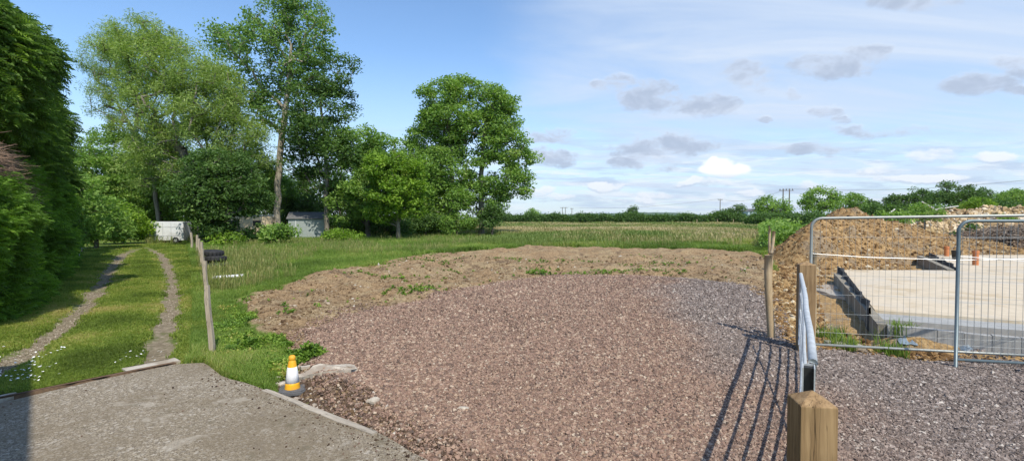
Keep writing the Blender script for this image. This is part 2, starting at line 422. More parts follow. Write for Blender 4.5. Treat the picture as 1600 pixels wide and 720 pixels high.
o = scatter('gravel', STONES, gpos(X, Y, .006)+np.c_[np.zeros(n), np.zeros(n), R.uniform(-.004, .014, n)], rots(rr(n), R.normal(0, .5, n), R.normal(0, .5, n)), scl, R.uniform(0, 1, n), m_stone)
tag(o, 'loose pinkish purple crushed stone gravel spread over the plot entrance', 'gravel', kind='stuff')
def stonemat(name, stops):
    m, T, out = newmat(name); a = T.n('ShaderNodeAttribute', attribute_name='tint').outputs['Fac']
    gp = T.n('ShaderNodeTexCoord').outputs['Object']; n1 = T.noise(gp, 25, 5)
    c = T.ramp(a, stops); c = T.mix(T.m('MULTIPLY', n1, .4), c, tuple(stops[0][1]))
    finish(T, out, c, .95, n1, .6, .02, spec=.15); return m
m_clod = stonemat('soil_clods', [(0, (.085, .052, .03)), (.4, (.19, .13, .072)), (.8, (.30, .215, .13)), (.93, (.42, .36, .28)), (1, (.6, .56, .48))])
X, Y = pool(150000, 4, 24, 1.4, -.75, .65); s = sdist(X, Y, SOIL); g = sdist(X, Y, GRAVEL)
k = (s < -.1) & (g > .05) & (R.uniform(size=len(X)) < .25+1.1*fbm(X*1.3, Y*1.3, s=44)**2); X, Y = X[k], Y[k]; n = len(X)
sz = (.008+.0012*Y)*np.exp(np.clip(R.normal(0, .55, n), -1, 1.4)); tint = R.uniform(0, .93, n)**1.1+(R.uniform(size=n) < .05)*.2
o = scatter('soil_clods', ROCKS, gpos(X, Y), rots(rr(n), R.normal(0, .5, n), R.normal(0, .5, n)), sz[:, None]*R.uniform(.7, 1.5, (n, 3)), np.clip(tint, 0, 1), m_clod)
tag(o, 'brown clods and small stones strewn over the bare soil behind the gravel', 'soil clods', kind='stuff')
# dark debris strip beside the drive
X, Y = pool(60000, 3.2, 8, 1.5, -.75, .1); k = (sdist(X, Y, STRIP) < .1) & (sdist(X, Y, DRIVE) > .03); X, Y = X[k], Y[k]; n = len(X)
m_dark = stonemat('dark_crumbs', [(0, (.04, .026, .02)), (.5, (.11, .075, .05)), (.85, (.2, .14, .11)), (.95, (.4, .34, .28)), (1, (.6, .55, .48))])
sz = .014*np.exp(np.clip(R.normal(0, .55, n), -1, 1.3))
o = scatter('soil_crumbs', ROCKS, gpos(X, Y), rots(rr(n), R.normal(0, .5, n), R.normal(0, .5, n)), sz[:, None]*R.uniform(.7, 1.5, (n, 3)), R.uniform(0, 1, n), m_dark)
tag(o, 'dark crumbly soil and stone chips between concrete drive and gravel', 'soil', kind='stuff')
# clay lumps on the site
m_clay = stonemat('clay_lumps', [(0, (.10, .055, .025)), (.4, (.26, .155, .065)), (.75, (.39, .255, .115)), (.93, (.46, .35, .19)), (1, (.66, .58, .43))])
X, Y = pool(150000, 6.5, 40, 1.6, .45, 1.15); s = sdist(X, Y, SITE)
SAND = poly([(1272,455),(1330,447),(1392,522),(1300,520)])
SLAB_OUT = np.array([P(a, b, .28)[:2] for a, b in [(1386,512),(1300,423),(1440,417),(1430,396),(1850,396),(1900,560)]])
k = (s < .1) & (sdist(X, Y, SLAB_OUT) > .2) & (sdist(X, Y, GRAVEL) > .1) & (sdist(X, Y, SAND) > 0) & (R.uniform(size=len(X)) < .1+1.2*fbm(X*.9, Y*.9, s=47)**2)
X, Y = X[k], Y[k]; n = len(X)
sz = (.012+.0019*Y)*np.exp(np.clip(R.normal(0, .6, n), -1, 1.3))*np.where(ldist(X, Y, np.array([ROW_A, ROW_B])) < 1.3, 1.15, 1)
o = scatter('clay_lumps', ROCKS, gpos(X, Y), rots(rr(n), R.normal(0, .5, n), R.normal(0, .5, n)), sz[:, None]*R.uniform(.7, 1.5, (n, 3)), R.uniform(0, 1, n), m_clay)
tag(o, 'ochre clay lumps and stones strewn over the building site ground', 'clay lumps', kind='stuff')
X = R.uniform(0, 1, 900); X, Y = (lambda q: (q[:, 0], q[:, 1]))(P(1395, 548)[:2]+np.outer(X, (P(1760, 578)-P(1395, 548))[:2])+R.normal(0, .14, (900, 2))*[1, .6]); k = (sdist(X, Y, SLAB_OUT) > .03) & (sdist(X, Y, GRAVEL) > .05); X, Y = X[k], Y[k]; n = len(X)
o = scatter('mud_clods', ROCKS, gpos(X, Y), rots(rr(n), R.normal(0, .5, n), R.normal(0, .5, n)), .045*np.exp(np.clip(R.normal(0, .55, n), -1, 1))[:, None]*R.uniform(.7, 1.3, (n, 3)), R.uniform(0, .55, n), m_clay)
tag(o, 'dark brown mud clods banked along the front block wall of the slab', 'mud clods', kind='stuff')
# pebbles on the wheel ruts
X, Y = pool(60000, 5.5, 28, 1.4, -1.15, -.5); rlx = np.minimum(ldist(X, Y, RUT_L)/.3, ldist(X, Y, RUT_R)/.24)
k = (rlx < R.uniform(0, .95, len(X))) & (fbm(X*1.2, Y*1.2, s=48) > .38) & (sdist(X, Y, DRIVE) > .1); X, Y = X[k], Y[k]; n = len(X)
m_peb = stonemat('track_pebbles', [(0, (.11, .085, .055)), (.5, (.24, .2, .145)), (.9, (.38, .33, .26)), (1, (.56, .5, .42))])
o = scatter('track_pebbles', ROCKS, gpos(X, Y), rots(rr(n), R.normal(0, .4, n), R.normal(0, .4, n)), (.012+.001*Y)[:, None]*R.uniform(.5, 1.5, (n, 3)), R.uniform(0, 1, n), m_peb)
tag(o, 'grey pebbles lying in the two worn wheel ruts of the grass track', 'pebbles', kind='stuff')
# ------------------------------------------------------------------ grass
m_lawn = leafmat('lawn_blades', [(0, (.10, .145, .024)), (.45, (.20, .275, .045)), (.75, (.30, .34, .07)), (1, (.44, .38, .15))], .45)
m_rough = leafmat('rough_blades', [(0, (.10, .16, .03)), (.5, (.20, .30, .06)), (.8, (.30, .37, .09)), (1, (.46, .41, .18))], .45)
m_hay = leafmat('hay_blades', [(0, (.16, .22, .055)), (.3, (.28, .28, .1)), (.55, (.38, .32, .16)), (1, (.52, .42, .26))], .35)
def CLEAR(X, Y):   # trodden grass round the tyres and the white board
    a = P(334, 418); b = P(356, 441)
    return (np.hypot((X-a[0]-.1)*1.3, (Y-a[1]+1.6)*.6) < 1.2) | (np.hypot(X-b[0], (Y-b[1]+.7)*.8) < 1.0)
def dirtmask(X, Y):
    nz = (fbm(X*1.6, Y*1.6, s=21)-.5)*1.1
    return np.minimum(np.minimum(sdist(X, Y, SOIL), sdist(X, Y, GRAVEL)-.1), sdist(X, Y, SITE))+nz*.8
X, Y = pool(230000, 5.2, 42, 1.6, -1.2, -.42)
k = (sdist(X, Y, LANE) < .3) & (sdist(X, Y, DRIVE) > .06) & (dirtmask(X, Y) > 0)
rlx = np.minimum(ldist(X, Y, RUT_L)/.3, ldist(X, Y, RUT_R)/.24); k &= rlx+(fbm(X*1.5, Y*1.5, s=49)-.5)*1.2 > R.uniform(.5, 1.7, len(X)); X, Y = X[k], Y[k]; n = len(X)
hgt = (.03+.0018*Y)*R.uniform(.6, 1.5, n)*(.7+.8*fbm(X*.8, Y*.8, s=31))
tint = np.clip(R.normal(.45, .16, n)+(fbm(X*.9, Y*.9, s=33)-.5)*1.4+.15*np.exp(-(rlx[k]-1.2)**2/.5), 0, 1)
o = scatter('lawn_grass', LAWN, gpos(X, Y), rots(rr(n), np.zeros(n), np.zeros(n)), np.c_[hgt*.9, hgt*.9, hgt], tint, m_lawn)
tag(o, 'short mown green grass between and beside the wheel ruts', 'grass', kind='stuff'); print('lawn', n)
# rough grass between stakes and soil, and under the trees
ROUGH = poly([(322,470),(312,420),(305,392),(290,378),(440,372),(640,368),(760,366),(800,372),(640,402),(520,425),(430,448),(368,468),(390,500),(440,535),(478,556),(440,590),(412,612),(345,590),(335,568)])
X, Y = pool(200000, 5.2, 55, 1.5, -1.0, .1)
k = (sdist(X, Y, ROUGH) < .3) & (dirtmask(X, Y) > 0) & (sdist(X, Y, DRIVE) > .05) & (sdist(X, Y, LANE) > -.25) & ~CLEAR(X, Y); X, Y = X[k], Y[k]; n = len(X)
hf = fbm(X*.35, Y*.35, s=51); hgt = (.06+.35*np.clip(hf-.3, 0, .6)+.0065*Y)*R.uniform(.5, 1.2, n)*np.clip(.45+dirtmask(X, Y)*.35, .35, 1)
tint = np.clip(R.normal(.42, .16, n)+(fbm(X*.5, Y*.5, s=53)-.5)*1.1, 0, 1)
o = scatter('rough_grass', TALL, gpos(X, Y), rots(rr(n), np.zeros(n), np.zeros(n)), np.c_[hgt*1.0+.02*Y*.1, hgt*1.0+.02*Y*.1, hgt], tint, m_rough)
tag(o, 'lush uncut green grass between the stakes and the bare soil', 'grass', kind='stuff'); print('rough', n)
# green strip in the field then tall hay
X, Y = pool(170000, 17, 60, 1.5, -.35, .58)
k = (dirtmask(X, Y) > R.uniform(-.2, .5, len(X))) & (X < ROW_A[0]+(Y-ROW_A[1])*(ROW_B[0]-ROW_A[0])/(ROW_B[1]-ROW_A[1])+.3) & (sdist(X, Y, ROUGH) > 0); X, Y = X[k], Y[k]; n = len(X)
hgt = (.07+.004*Y)*R.uniform(.4, 1.6, n)*np.clip(-.1+2.2*fbm(X*.5, Y*.5, s=57), .35, 1.8)
tint = np.clip(R.normal(.42, .18, n)+(fbm(X*.3, Y*.3, s=58)-.5)*1.5, 0, 1)
o = scatter('field_grass', TALL, gpos(X, Y), rots(rr(n), np.zeros(n), np.zeros(n)), np.c_[hgt*2, hgt*2, hgt], tint, m_rough)
tag(o, 'short bright green grass across the front of the open field', 'grass', kind='stuff'); print('strip', n)
X, Y = pool(330000, 30, 210, 1.3, -.75, .58)
lim = 36+16*fbm(X*.2, Y*.2, s=61)+np.where(X < -4, -6, 0)
k = (Y > lim+R.normal(0, 6.0, len(X))) & (X < ROW_A[0]+(Y-ROW_A[1])*(ROW_B[0]-ROW_A[0])/(ROW_B[1]-ROW_A[1])+.5) & (sdist(X, Y, LANE) > 1) & (sdist(X, Y, ROUGH) > -.5); X, Y = X[k], Y[k]; n = len(X)
hgt = (.55+.0012*Y)*R.uniform(.5, 1.15, n)*np.clip(.55+.8*fbm(X*.12, Y*.12, s=62), .5, 1.2)
tint = np.clip(R.normal(.38, .2, n)-.2*np.clip((4-X)/8, 0, 1)*np.clip((75-Y)/20, 0, 1)+(fbm(X*.09, Y*.09, s=63)-.5)*2.4-.3*(fbm(X*.5, Y*.2, s=64) > .55), 0, 1)
w = (1+Y/45)
o = scatter('tall_meadow_grass', SEED, gpos(X, Y), rots(rr(n), np.zeros(n), np.zeros(n)), np.c_[hgt*w, hgt*w, hgt], tint, m_hay)
tag(o, 'tall straw coloured seeding grass filling the far field', 'grass', kind='stuff'); print('hay', n)
# seed heads within the rough grass
X, Y = pool(11000, 12, 50, 1.3, -.85, -.05)
k = (sdist(X, Y, ROUGH) < 0) & (fbm(X*.3, Y*.3, s=66) > .5) & (dirtmask(X, Y) > .6) & ~CLEAR(X, Y); X, Y = X[k], Y[k]; n = len(X)
hgt = R.uniform(.25, .5, n)
o = scatter('seeding_grass', SEED, gpos(X, Y), rots(rr(n), np.zeros(n), np.zeros(n)), np.c_[hgt*1.3, hgt*1.3, hgt], R.uniform(0, .45, n), m_hay)
tag(o, 'pale seeding stems standing in the rough grass before the trees', 'grass', kind='stuff')
# leafy weeds beside the drive corner
m_weed = leafmat('weed_leaves', [(0, (.07, .14, .02)), (.5, (.16, .27, .035)), (.85, (.28, .38, .06)), (1, (.45, .38, .12))], .35)
WEEDS = poly([(338,560),(335,505),(360,480),(395,515),(440,535),(478,552),(470,575),(430,590),(408,605),(360,592)])
X, Y = pool(26000, 5.2, 12, 1.4, -.75, -.38); s = sdist(X, Y, WEEDS)+(fbm(X*2, Y*2, s=70)-.5)*.9
k = (s < 0) & (sdist(X, Y, DRIVE) > .04); X, Y = X[k], Y[k]; n = len(X)
hgt = R.uniform(.04, .095, n)*(.4+1.2*fbm(X*1.6, Y*1.6, s=71))
o = scatter('weed_cover', WEED, gpos(X, Y), rots(rr(n), R.normal(0, .15, n), R.normal(0, .15, n)), hgt, np.clip(R.normal(.5, .17, n)+(fbm(X*1.5, Y*1.5, s=72)-.5)*1.8, 0, 1), m_weed)
tag(o, 'low leafy green weeds spreading at the corner of the concrete drive', 'weeds', kind='stuff'); print('weeds', n)
# sparse sprouts on soil
X, Y = pool(16000, 9, 24, 1.2, -.6, .5); s = sdist(X, Y, SOIL)
cl = fbm(X*.45, Y*.9, s=74)
k = (s < 0) & (sdist(X, Y, GRAVEL) > .2) & ((cl > .66) | (R.uniform(size=len(X)) < .02)) ; X, Y = X[k], Y[k]; n = len(X)
o = scatter('soil_sprouts', WEED, gpos(X, Y), rots(rr(n), np.zeros(n), np.zeros(n)), R.uniform(.04, .12, n), R.uniform(.1, .8, n), m_weed)
tag(o, 'scattered green sprouts growing through the bare brown soil', 'weeds', kind='stuff')
# site weeds in front of slab
X, Y = pool(9000, 6.6, 10, 1, .55, .95)
spots = [P(1300, 525), P(1318, 543), P(1398, 535), P(1390, 550)]
dd = np.min([np.hypot(X-s[0], (Y-s[1])*1.3) for s in spots], 0); k = (dd < R.uniform(.0, .3, len(X))) & (R.uniform(size=len(X)) < .6) & (sdist(X, Y, GRAVEL) > 0); X, Y = X[k], Y[k]; n = len(X)
hgt = R.uniform(.12, .34, n)
o = scatter('site_weeds', TALL, gpos(X, Y), rots(rr(n), np.zeros(n), np.zeros(n)), np.c_[hgt, hgt, hgt], R.uniform(.1, .8, n), m_rough)
tag(o, 'tufts of bright green weeds along the foot of the mesh fence', 'weeds', kind='stuff')
# daisies
m_white = simple('white_petals', (.8, .8, .78), .6, .05)
X, Y = pool(5000, 5.5, 10, 1, -1.1, -.72); cn = P(118, 570)
k = (sdist(X, Y, LANE) < -.1) & (R.uniform(size=len(X)) < .22*np.exp(-((X-cn[0])**2+(Y-cn[1])**2*1.5)/1.1)*(fbm(X*2, Y*2, s=75) > .45)) & (sdist(X, Y, DRIVE) > .1); X, Y = X[k], Y[k]; n = len(X)
a = np.arange(8)*PI/4
dz = (np.vstack([[[0, 0, .1]], np.c_[np.cos(a), np.sin(a), np.where(np.arange(8) % 2, .15, -.1)]]), np.array([(0, i+1, (i+1) % 8+1) for i in range(8)]))
o = scatter('daisies', [dz], gpos(X, Y, .06), rots(rr(n), R.normal(0, .25, n), R.normal(0, .25, n)), R.uniform(.009, .015, n), R.uniform(0, 1, n), m_white)
tag(o, 'sprinkle of small white daisies in the lawn near the drive edge', 'daisies', kind='stuff'); print('daisies', n)
# ------------------------------------------------------------------ concrete drive
def concrete_mat():
    m, T, out = newmat('drive_concrete'); g = T.n('ShaderNodeNewGeometry').outputs['Position']
    big = T.noise(g, .8, 4, .6); mid = T.noise(g, 6, 5, .65); vf = T.noise(g, 90, 3, .7)
    vr = T.n('ShaderNodeTexVoronoi', {'Vector': g, 'Scale': 48.0}); vc = T.n('ShaderNodeSeparateColor', {0: vr.outputs['Color']}).outputs
    c = T.ramp(vf, [(.34, (.07, .056, .04)), (.5, (.23, .192, .14)), (.66, (.42, .36, .275))])
    c = T.mix(T.m('MULTIPLY', T.ss(vc[0], .75, .95), .5), c, (.52, .48, .42))
    c = T.mix(T.m('MULTIPLY', T.ss(vc[1], .8, .97), .6), c, (.12, .1, .08))
    c = T.mix(T.m('MULTIPLY', T.ss(big, .4, .6), .6), c, (.17, .135, .09))
    c = T.mix(T.m('MULTIPLY', T.ss(mid, .55, .75), .4), c, (.2, .17, .135))
    c = T.mix(T.m('MULTIPLY', T.ss(T.noise(g, 1.7, 3, .5, 1.5), .6, .7), .5), c, (.4, .36, .3))
    wv = T.n('ShaderNodeVectorMath', {0: g, 1: T.n('ShaderNodeVectorMath', {0: T.n('ShaderNodeTexNoise', {'Vector': g, 'Scale': 2.2, 'Detail': 5.0}).outputs['Color'], 'Scale': .5}, operation='SCALE').outputs[0]}, operation='ADD').outputs[0]
    ck = T.n('ShaderNodeTexVoronoi', {'Vector': wv, 'Scale': .42}, feature='DISTANCE_TO_EDGE').outputs['Distance']
    ckm = T.m('MULTIPLY', T.m('SUBTRACT', 1, T.ss(ck, .002, .009)), T.ss(big, .46, .54))
    c = T.mix(T.m('MULTIPLY', ckm, .0), c, (.06, .05, .035))
    c = T.mix(T.m('MULTIPLY', T.ss(T.noise(g, 3.3, 6, .7), .57, .7), .5), c, (.11, .095, .06))
    hgt_ = T.m('SUBTRACT', T.m('ADD', vf, T.m('MULTIPLY', mid, .6)), 0.0)
    finish(T, out, c, .9, hgt_, .8, .008, spec=.2); return m
m_conc = concrete_mat()
def wobble(pl, step=.25, amp=.018, s=90):
    o = []
    for i in range(len(pl)):
        a, b = np.array(pl[i]), np.array(pl[(i+1) % len(pl)]); L = np.linalg.norm(b-a); n = max(1, int(L/step)) if L < 12 else 1
        t = (b-a)/L; nn = np.array([-t[1], t[0]])
        for q in range(n):
            p = a+(b-a)*q/n
            o.append(p+nn*(R.normal(0, amp) if q else 0))
    return np.array(o)
import bmesh
def flat_poly(name, pl, z0, z1, mat, parent=None, bevel=.01):
    bm = bmesh.new(); vs = [bm.verts.new((float(p[0]), float(p[1]), z1)) for p in pl]
    f = bm.faces.new(vs); f.normal_update()
    if f.normal.z < 0: f.normal_flip()
    bmesh.ops.triangulate(bm, faces=[f])
    fs = list(bm.faces); r = bmesh.ops.extrude_face_region(bm, geom=fs)
    bmesh.ops.translate(bm, vec=(0, 0, z0-z1), verts=[v for v in r['geom'] if isinstance(v, bmesh.types.BMVert)])
    bmesh.ops.recalc_face_normals(bm, faces=bm.faces)
    me = bpy.data.meshes.new(name); bm.to_mesh(me); bm.free()
    o = link(name, me, mat, parent); return o
tag(flat_poly('concrete_drive', wobble(DRIVE, .18, .012), -.12, .03, m_conc), kind='structure')
X, Y = pool(26000, 3.2, 8, 1.3, -1.1, .2); sd_ = sdist(X, Y, DRIVE); lx = np.exp(-np.abs(sd_)/.16)*(X > -3.6)+.25*np.exp(-np.abs(sd_)/.1)+.012
k = (sd_ < -.01) & (R.uniform(size=len(X)) < lx*.8); X, Y = X[k], Y[k]; n = len(X)
o = scatter('drive_grit', ROCKS, np.c_[X, Y, np.full(n, .034)], rots(rr(n), R.normal(0, .4, n), R.normal(0, .4, n)), .010*np.exp(np.clip(R.normal(0, .5, n), -1, 1.1)), R.uniform(0, 1, n), m_dark)
tag(o, 'loose grit and soil crumbs spilled over the concrete drive edge', 'grit', kind='stuff')
# edging along the lawn
m_kerb = simple('kerb_concrete', (.42, .38, .32), .9, .25, 14, bump=.6, c2=(.3, .25, .19))
m_rust = simple('rusty_channel', (.16, .10, .06), .9, .4, 30, bump=.7)
def strip(name, pa, pb, w, z, hgt, mat, parent, seg=8, off=0, jit=.008):
    a, b = np.array(pa[:2]), np.array(pb[:2]); t = (b-a)/np.linalg.norm(b-a); nn = np.array([-t[1], t[0]]); L = []; Rr = []
    for i in range(seg+1):
        p = a+(b-a)*i/seg+nn*off; L.append(p+nn*(w/2+R.normal(0, jit))); Rr.append(p-nn*(w/2+R.normal(0, jit)))
    return MB().prism(L+Rr[::-1], z, z+hgt).build(name, mat, parent)
kb = empty('lawn_edging', P(140, 600), label='worn rusty edging with two pale kerb pieces where lawn meets concrete drive', cat='edging')
def kid(o, par):
    o.parent = par; o.matrix_parent_inverse = par.matrix_world.inverted(); return o
def root_at(root, kids):
    bpy.context.view_layer.update()
    for k_ in kids: k_.parent = root; k_.matrix_parent_inverse = root.matrix_basis.inverted()
k1 = strip('rusty_strip', P(-330, 696), P(275, 571), .07, -.02, .062, m_rust, None, 30, .035)
k2 = strip('kerb_piece', P(198, 583.5), P(282, 566.5), .2, -.02, .05, m_kerb, None, 6, .1)
k3 = strip('kerb_piece', P(-60, 641), P(30, 622), .16, -.02, .05, m_kerb, None, 5, .1)
root_at(kb, [k1, k2, k3])
# timber edging board
m_wood = simple('weathered_timber', (.36, .31, .25), .85, .3, 18, stretch=(1, 1, 6), bump=.6)
def woodmat(name, c1, c2, grain=(.6, 14, 14), rough=.8):
    m, T, out = newmat(name); tc = T.n('ShaderNodeTexCoord').outputs['Object']
    mp = T.n('ShaderNodeMapping', {'Vector': tc, 'Scale': grain}).outputs[0]
    nz = T.noise(mp, 3, 5, .6, .6); n2 = T.noise(tc, 2.5, 3); n3 = T.noise(mp, 16, 3)
    c = T.ramp(nz, [(.3, c1), (.7, c2)]); c = T.mix(T.m('MULTIPLY', T.ss(n2, .5, .7), .4), c, tuple(v*.55 for v in c1))
    c = T.mix(T.m('MULTIPLY', n3, .3), c, tuple(v*.6 for v in c1))
    mp2 = T.n('ShaderNodeMapping', {'Vector': tc, 'Scale': tuple(v*2.2 if v > 1 else v*.8 for v in grain)}).outputs[0]
    ck = T.m('SUBTRACT', 1, T.ss(T.m('ABSOLUTE', T.m('SUBTRACT', T.noise(mp2, 1.6, 3, .5), .5)), .0, .012))
    ck = T.m('MULTIPLY', ck, T.ss(T.noise(tc, 5, 2), .48, .58)); c = T.mix(T.m('MULTIPLY', ck, .8), c, tuple(v*.25 for v in c1))
    finish(T, out, c, rough, T.m('SUBTRACT', nz, ck), .6, .006, spec=.25); return m
m_board = woodmat('grey_board', (.3, .26, .21), (.46, .41, .34), (1, 9, 9))
pa, pb = P(411, 609, .04), P(584, 677, .04); L = np.linalg.norm(pb-pa)
b = MB(); N = 14; V = []
for i in range(N+1):
    x = L*i/N; w = .04+.004*math.sin(i*1.7); z = .004*math.sin(i*.55); V.append((x, w+(.006*math.sin(i*.5)), z))
b.prism([(x, w) for x, w, z in V]+[(x, w2-.062) for x, w2, z in V[::-1]], [z-.03 for x, w, z in V]+[z-.03 for x, w, z in V[::-1]], [z+.018 for x, w, z in V]+[z+.018 for x, w, z in V[::-1]])
o = b.build('timber_board', m_board); o.location = pa+np.array([0, 0, -.015]); o.rotation_euler = (0, 0, math.atan2(pb[1]-pa[1], pb[0]-pa[0]))
tag(o, 'long warped grey timber board edging the drive beside the traffic cone', 'board')
# broken concrete patch + chunks near cone
m_rub = simple('broken_concrete', (.44, .39, .32), .95, .35, 16, bump=.9, bdist=.01, c2=(.3, .25, .2))
pt = []
for i in range(22):
    a = 2*PI*i/22; r = 1+R.normal(0, .16); c0 = P(508, 588); pt.append((c0[0]+.33*r*math.cos(a)-.1*math.sin(a), c0[1]+.22*r*math.sin(a)))
o = MB().prism(pt, -.05, [float(hz(p[0], p[1]))+.06+.008*math.sin(i) for i, p in enumerate(pt)]).build('concrete_patch', m_rub)
tag(o, 'crumbling pale old concrete patch behind the traffic cone', 'concrete patch')
def chunk(name, p, s, mat, label, cat, group=None, fl=.6, sub=2):
    bm = bmesh.new(); bmesh.ops.create_icosphere(bm, subdivisions=sub, radius=1)
    sd = R.uniform(0, 50); sx_, sy_, sz_ = s*R.uniform(.8, 1.3), s*R.uniform(.7, 1.1), s*fl
    for v in bm.verts:
        c_ = np.array(v.co); q = np.sign(c_)*np.abs(c_)**.6; q = q*(1+.35*(fbm(np.array([c_[0]*1.5+sd]), np.array([c_[1]*1.5]), np.array([c_[2]*1.5+sd]))[0]-.5))
        v.co = (q[0]*sx_, q[1]*sy_, q[2]*sz_)
    me = bpy.data.meshes.new(name); bm.to_mesh(me); bm.free()
    o = link(name, me, mat); o.location = (p[0], p[1], float(hz(p[0], p[1]))+s*fl*.4); o.rotation_euler = (R.normal(0, .15), R.normal(0, .15), R.uniform(0, 6))
    return tag(o, label, cat, group)
for px, py, s_, lb in [(432,588,.055,'largest pale rubble lump left of the traffic cone'),(440,597,.045,'pale rubble lump closest to the left foot of the traffic cone'),(421,592,.035,'small pale rubble lump nearest the weeds left of the cone'),(585,634,.05,'pale stone lump below the gravel edge past the cone'),(603,600,.03,'single light stone on the gravel edge right of the cone'),(724,643,.045,'bright stone on the dark strip near the photo bottom'),(345,571,.05,'pale rubble lump at the foot of the nearest stake'),(362,577,.04,'pale rubble lump among weeds just right of the nearest stake')]:
    chunk('rubble_lump', P(px, py), s_, m_rub, lb, 'rubble', 'rubble lumps beside the drive')
o = strip('broken_slab', P(470, 577), P(505, 571), .06, .0, .035, m_rub, None, 5); tag(o, 'thin pale broken slab piece lying just behind the cone', 'rubble')
m_blk = simple('black_plastic', (.02, .02, .021), .5, .3, 10)
# yellow scrap
m_yel = simple('yellow_plastic', (.75, .7, .2), .5, .1)
o = chunk('litter_scrap', P(366, 593), .025, m_yel, 'pale yellow scrap of litter at the drive corner', 'litter', fl=.3)
# ------------------------------------------------------------------ traffic cone
cp = P(457, 612); cp[2] = float(hz(cp[0], cp[1]))+.015
cone = empty('traffic_cone', cp, math.radians(20), label='small yellow and white traffic cone on a grey square base', cat='traffic cone')
m_or = simple('cone_yellow', (.80, .40, .015), .5, .18, 22, bump=.1, c2=(.66, .33, .03)); m_wh = simple('cone_sleeve', (.74, .74, .75), .45, .12, 14, bump=.1, c2=(.55, .54, .52)); m_cb = simple('cone_rubber', (.1, .1, .105), .8, .25, 20)
Hc = .40
def cr(z): return .084-.054*(z/Hc)
MB().lathe([(cr(z)+.001*(z > .0), z) for z in (.035, .06, .09, .11)]+[(cr(.11)-.004, .111)], k=32).build('lower_band', m_or, cone, True)
MB().lathe([(cr(.11), .1095), (cr(.11)+.003, .1105), (cr(.2)+.003, .2), (cr(.275)+.003, .275), (cr(.275), .277)], k=32).build('white_sleeve', m_wh, cone, True)
MB().lathe([(cr(.275), .275), (cr(.33), .33), (cr(.35)-.003, .347), (cr(.35)-.006, .352), (cr(.36)+.001, .357), (cr(.39)+.002, .39), (.022, .402), (.0, .404)], k=32).build('cone_tip', m_or, cone, True)
bb = MB(); q = .135; cc_ = .035
oc = [(-q+cc_, -q), (q-cc_, -q), (q, -q+cc_), (q, q-cc_), (q-cc_, q), (-q+cc_, q), (-q, q-cc_), (-q, -q+cc_)]
bb.prism(oc, 0, .032); bb.prism([(x*.93, y*.93) for x, y in oc], .032, .045)
bb.build('base', m_cb, cone, bevel=.004)
# small plant right of cone
def plant(name, px, py, r, n, label, cat, mat=None, hh=.25, group=None):
    p = P(px, py); rt = empty(name, (p[0], p[1], float(hz(p[0], p[1]))), label=label, cat=cat, group=group)
    a = rr(n); q = r*np.sqrt(R.uniform(0, 1, n)); pos = np.c_[q*np.cos(a), q*np.sin(a), R.uniform(0, hh*.7, n)*(1-(q/r)**2)]
    scatter('leaves', WEED, pos, rots(rr(n), R.normal(0, .4, n), R.normal(0, .4, n)), R.uniform(.06, .13, n), R.uniform(0, .7, n), mat or m_weed, rt)
    mb = MB()
    for i in range(8): mb.tube([(0, 0, -.02), pos[i]*[1, 1, .6], pos[i]+[0, 0, .03]], .004, 5)
    mb.build('stems', m_weed2, rt)
    return rt
m_weed2 = simple('stem_green', (.1, .14, .04), .7)
plant('leafy_plant', 486, 560, .16, 60, 'small dark leafy plant at the gravel edge behind the cone', 'plant')
plant('leafy_plant', 388, 545, .3, 90, 'bushy bright green plant in the weeds between stake and cone', 'plant')
plant('leafy_plant', 840, 428, .45, 60, 'low green weed patch alone on the bare soil behind the gravel', 'plant', hh=.12)
# ------------------------------------------------------------------ wooden posts
m_post = woodmat('post_timber', (.19, .115, .055), (.41, .275, .145), (11, 11, .7))
m_oldpost = woodmat('grey_post_timber', (.28, .23, .17), (.46, .4, .31), (9, 9, .8))
m_round = woodmat('round_stake', (.36, .26, .15), (.58, .45, .29), (8, 8, .8))
def gatepost(px, dep, w, ztop, rot, label):
    p = D(px, 600, dep); rt = MB(); h = w/2; e = .045
    z0 = -.3
    rt.add([(-h, -h, z0), (h, -h, z0), (h, h, z0), (-h, h, z0), (-h, -h, ztop), (h, -h, ztop), (h, h, ztop), (-h, h, ztop), (0, 0, ztop+e)],
           [(0, 3, 2, 1), (0, 1, 5, 4), (1, 2, 6, 5), (2, 3, 7, 6), (3, 0, 4, 7), (4, 5, 8), (5, 6, 8), (6, 7, 8), (7, 4, 8)])
    o = rt.build('gate_post', m_post, bevel=.004); o.location = (p[0], p[1], 0); o.rotation_euler = (0, 0, rot)
    return tag(o, label, 'gate post', 'square timber posts of the metal gate')
gp1 = gatepost(1269, 1.95, .136, 1.16, math.radians(-9), 'big square timber post with pyramid top in the right foreground')
gp2 = gatepost(1257, 6.75, .2, 1.25, math.radians(-20), 'square timber post at the far end of the metal gate')
def stake(px, py, h, r, lean, mat, label, cat='post', group=None, name='fence_post', dz=0, sq=False):
    p = P(px, py); z = float(hz(p[0], p[1])); mb = MB(); n = 7; pts = []; rad = []
    ph = R.uniform(0, 6)
    for i in range(n):
        t = i/(n-1); pts.append((lean[0]*t*h+.012*math.sin(ph+t*6), lean[1]*t*h+.012*math.cos(ph+t*5), -.25+t*(h+.25))); rad.append(r*(1.05-.15*t)*R.uniform(.93, 1.07))
    mb.tube(pts, rad, 5 if sq else 10)
    o = mb.build(name, mat, smooth=not sq); o.location = (p[0], p[1], z)
    return tag(o, label, cat, group)
stake(1267, 544, 1.38, .045, (.02, 0), m_round, 'round wooden stake tied to the mesh fence beside the far gate post', 'stake', name='wooden_stake')
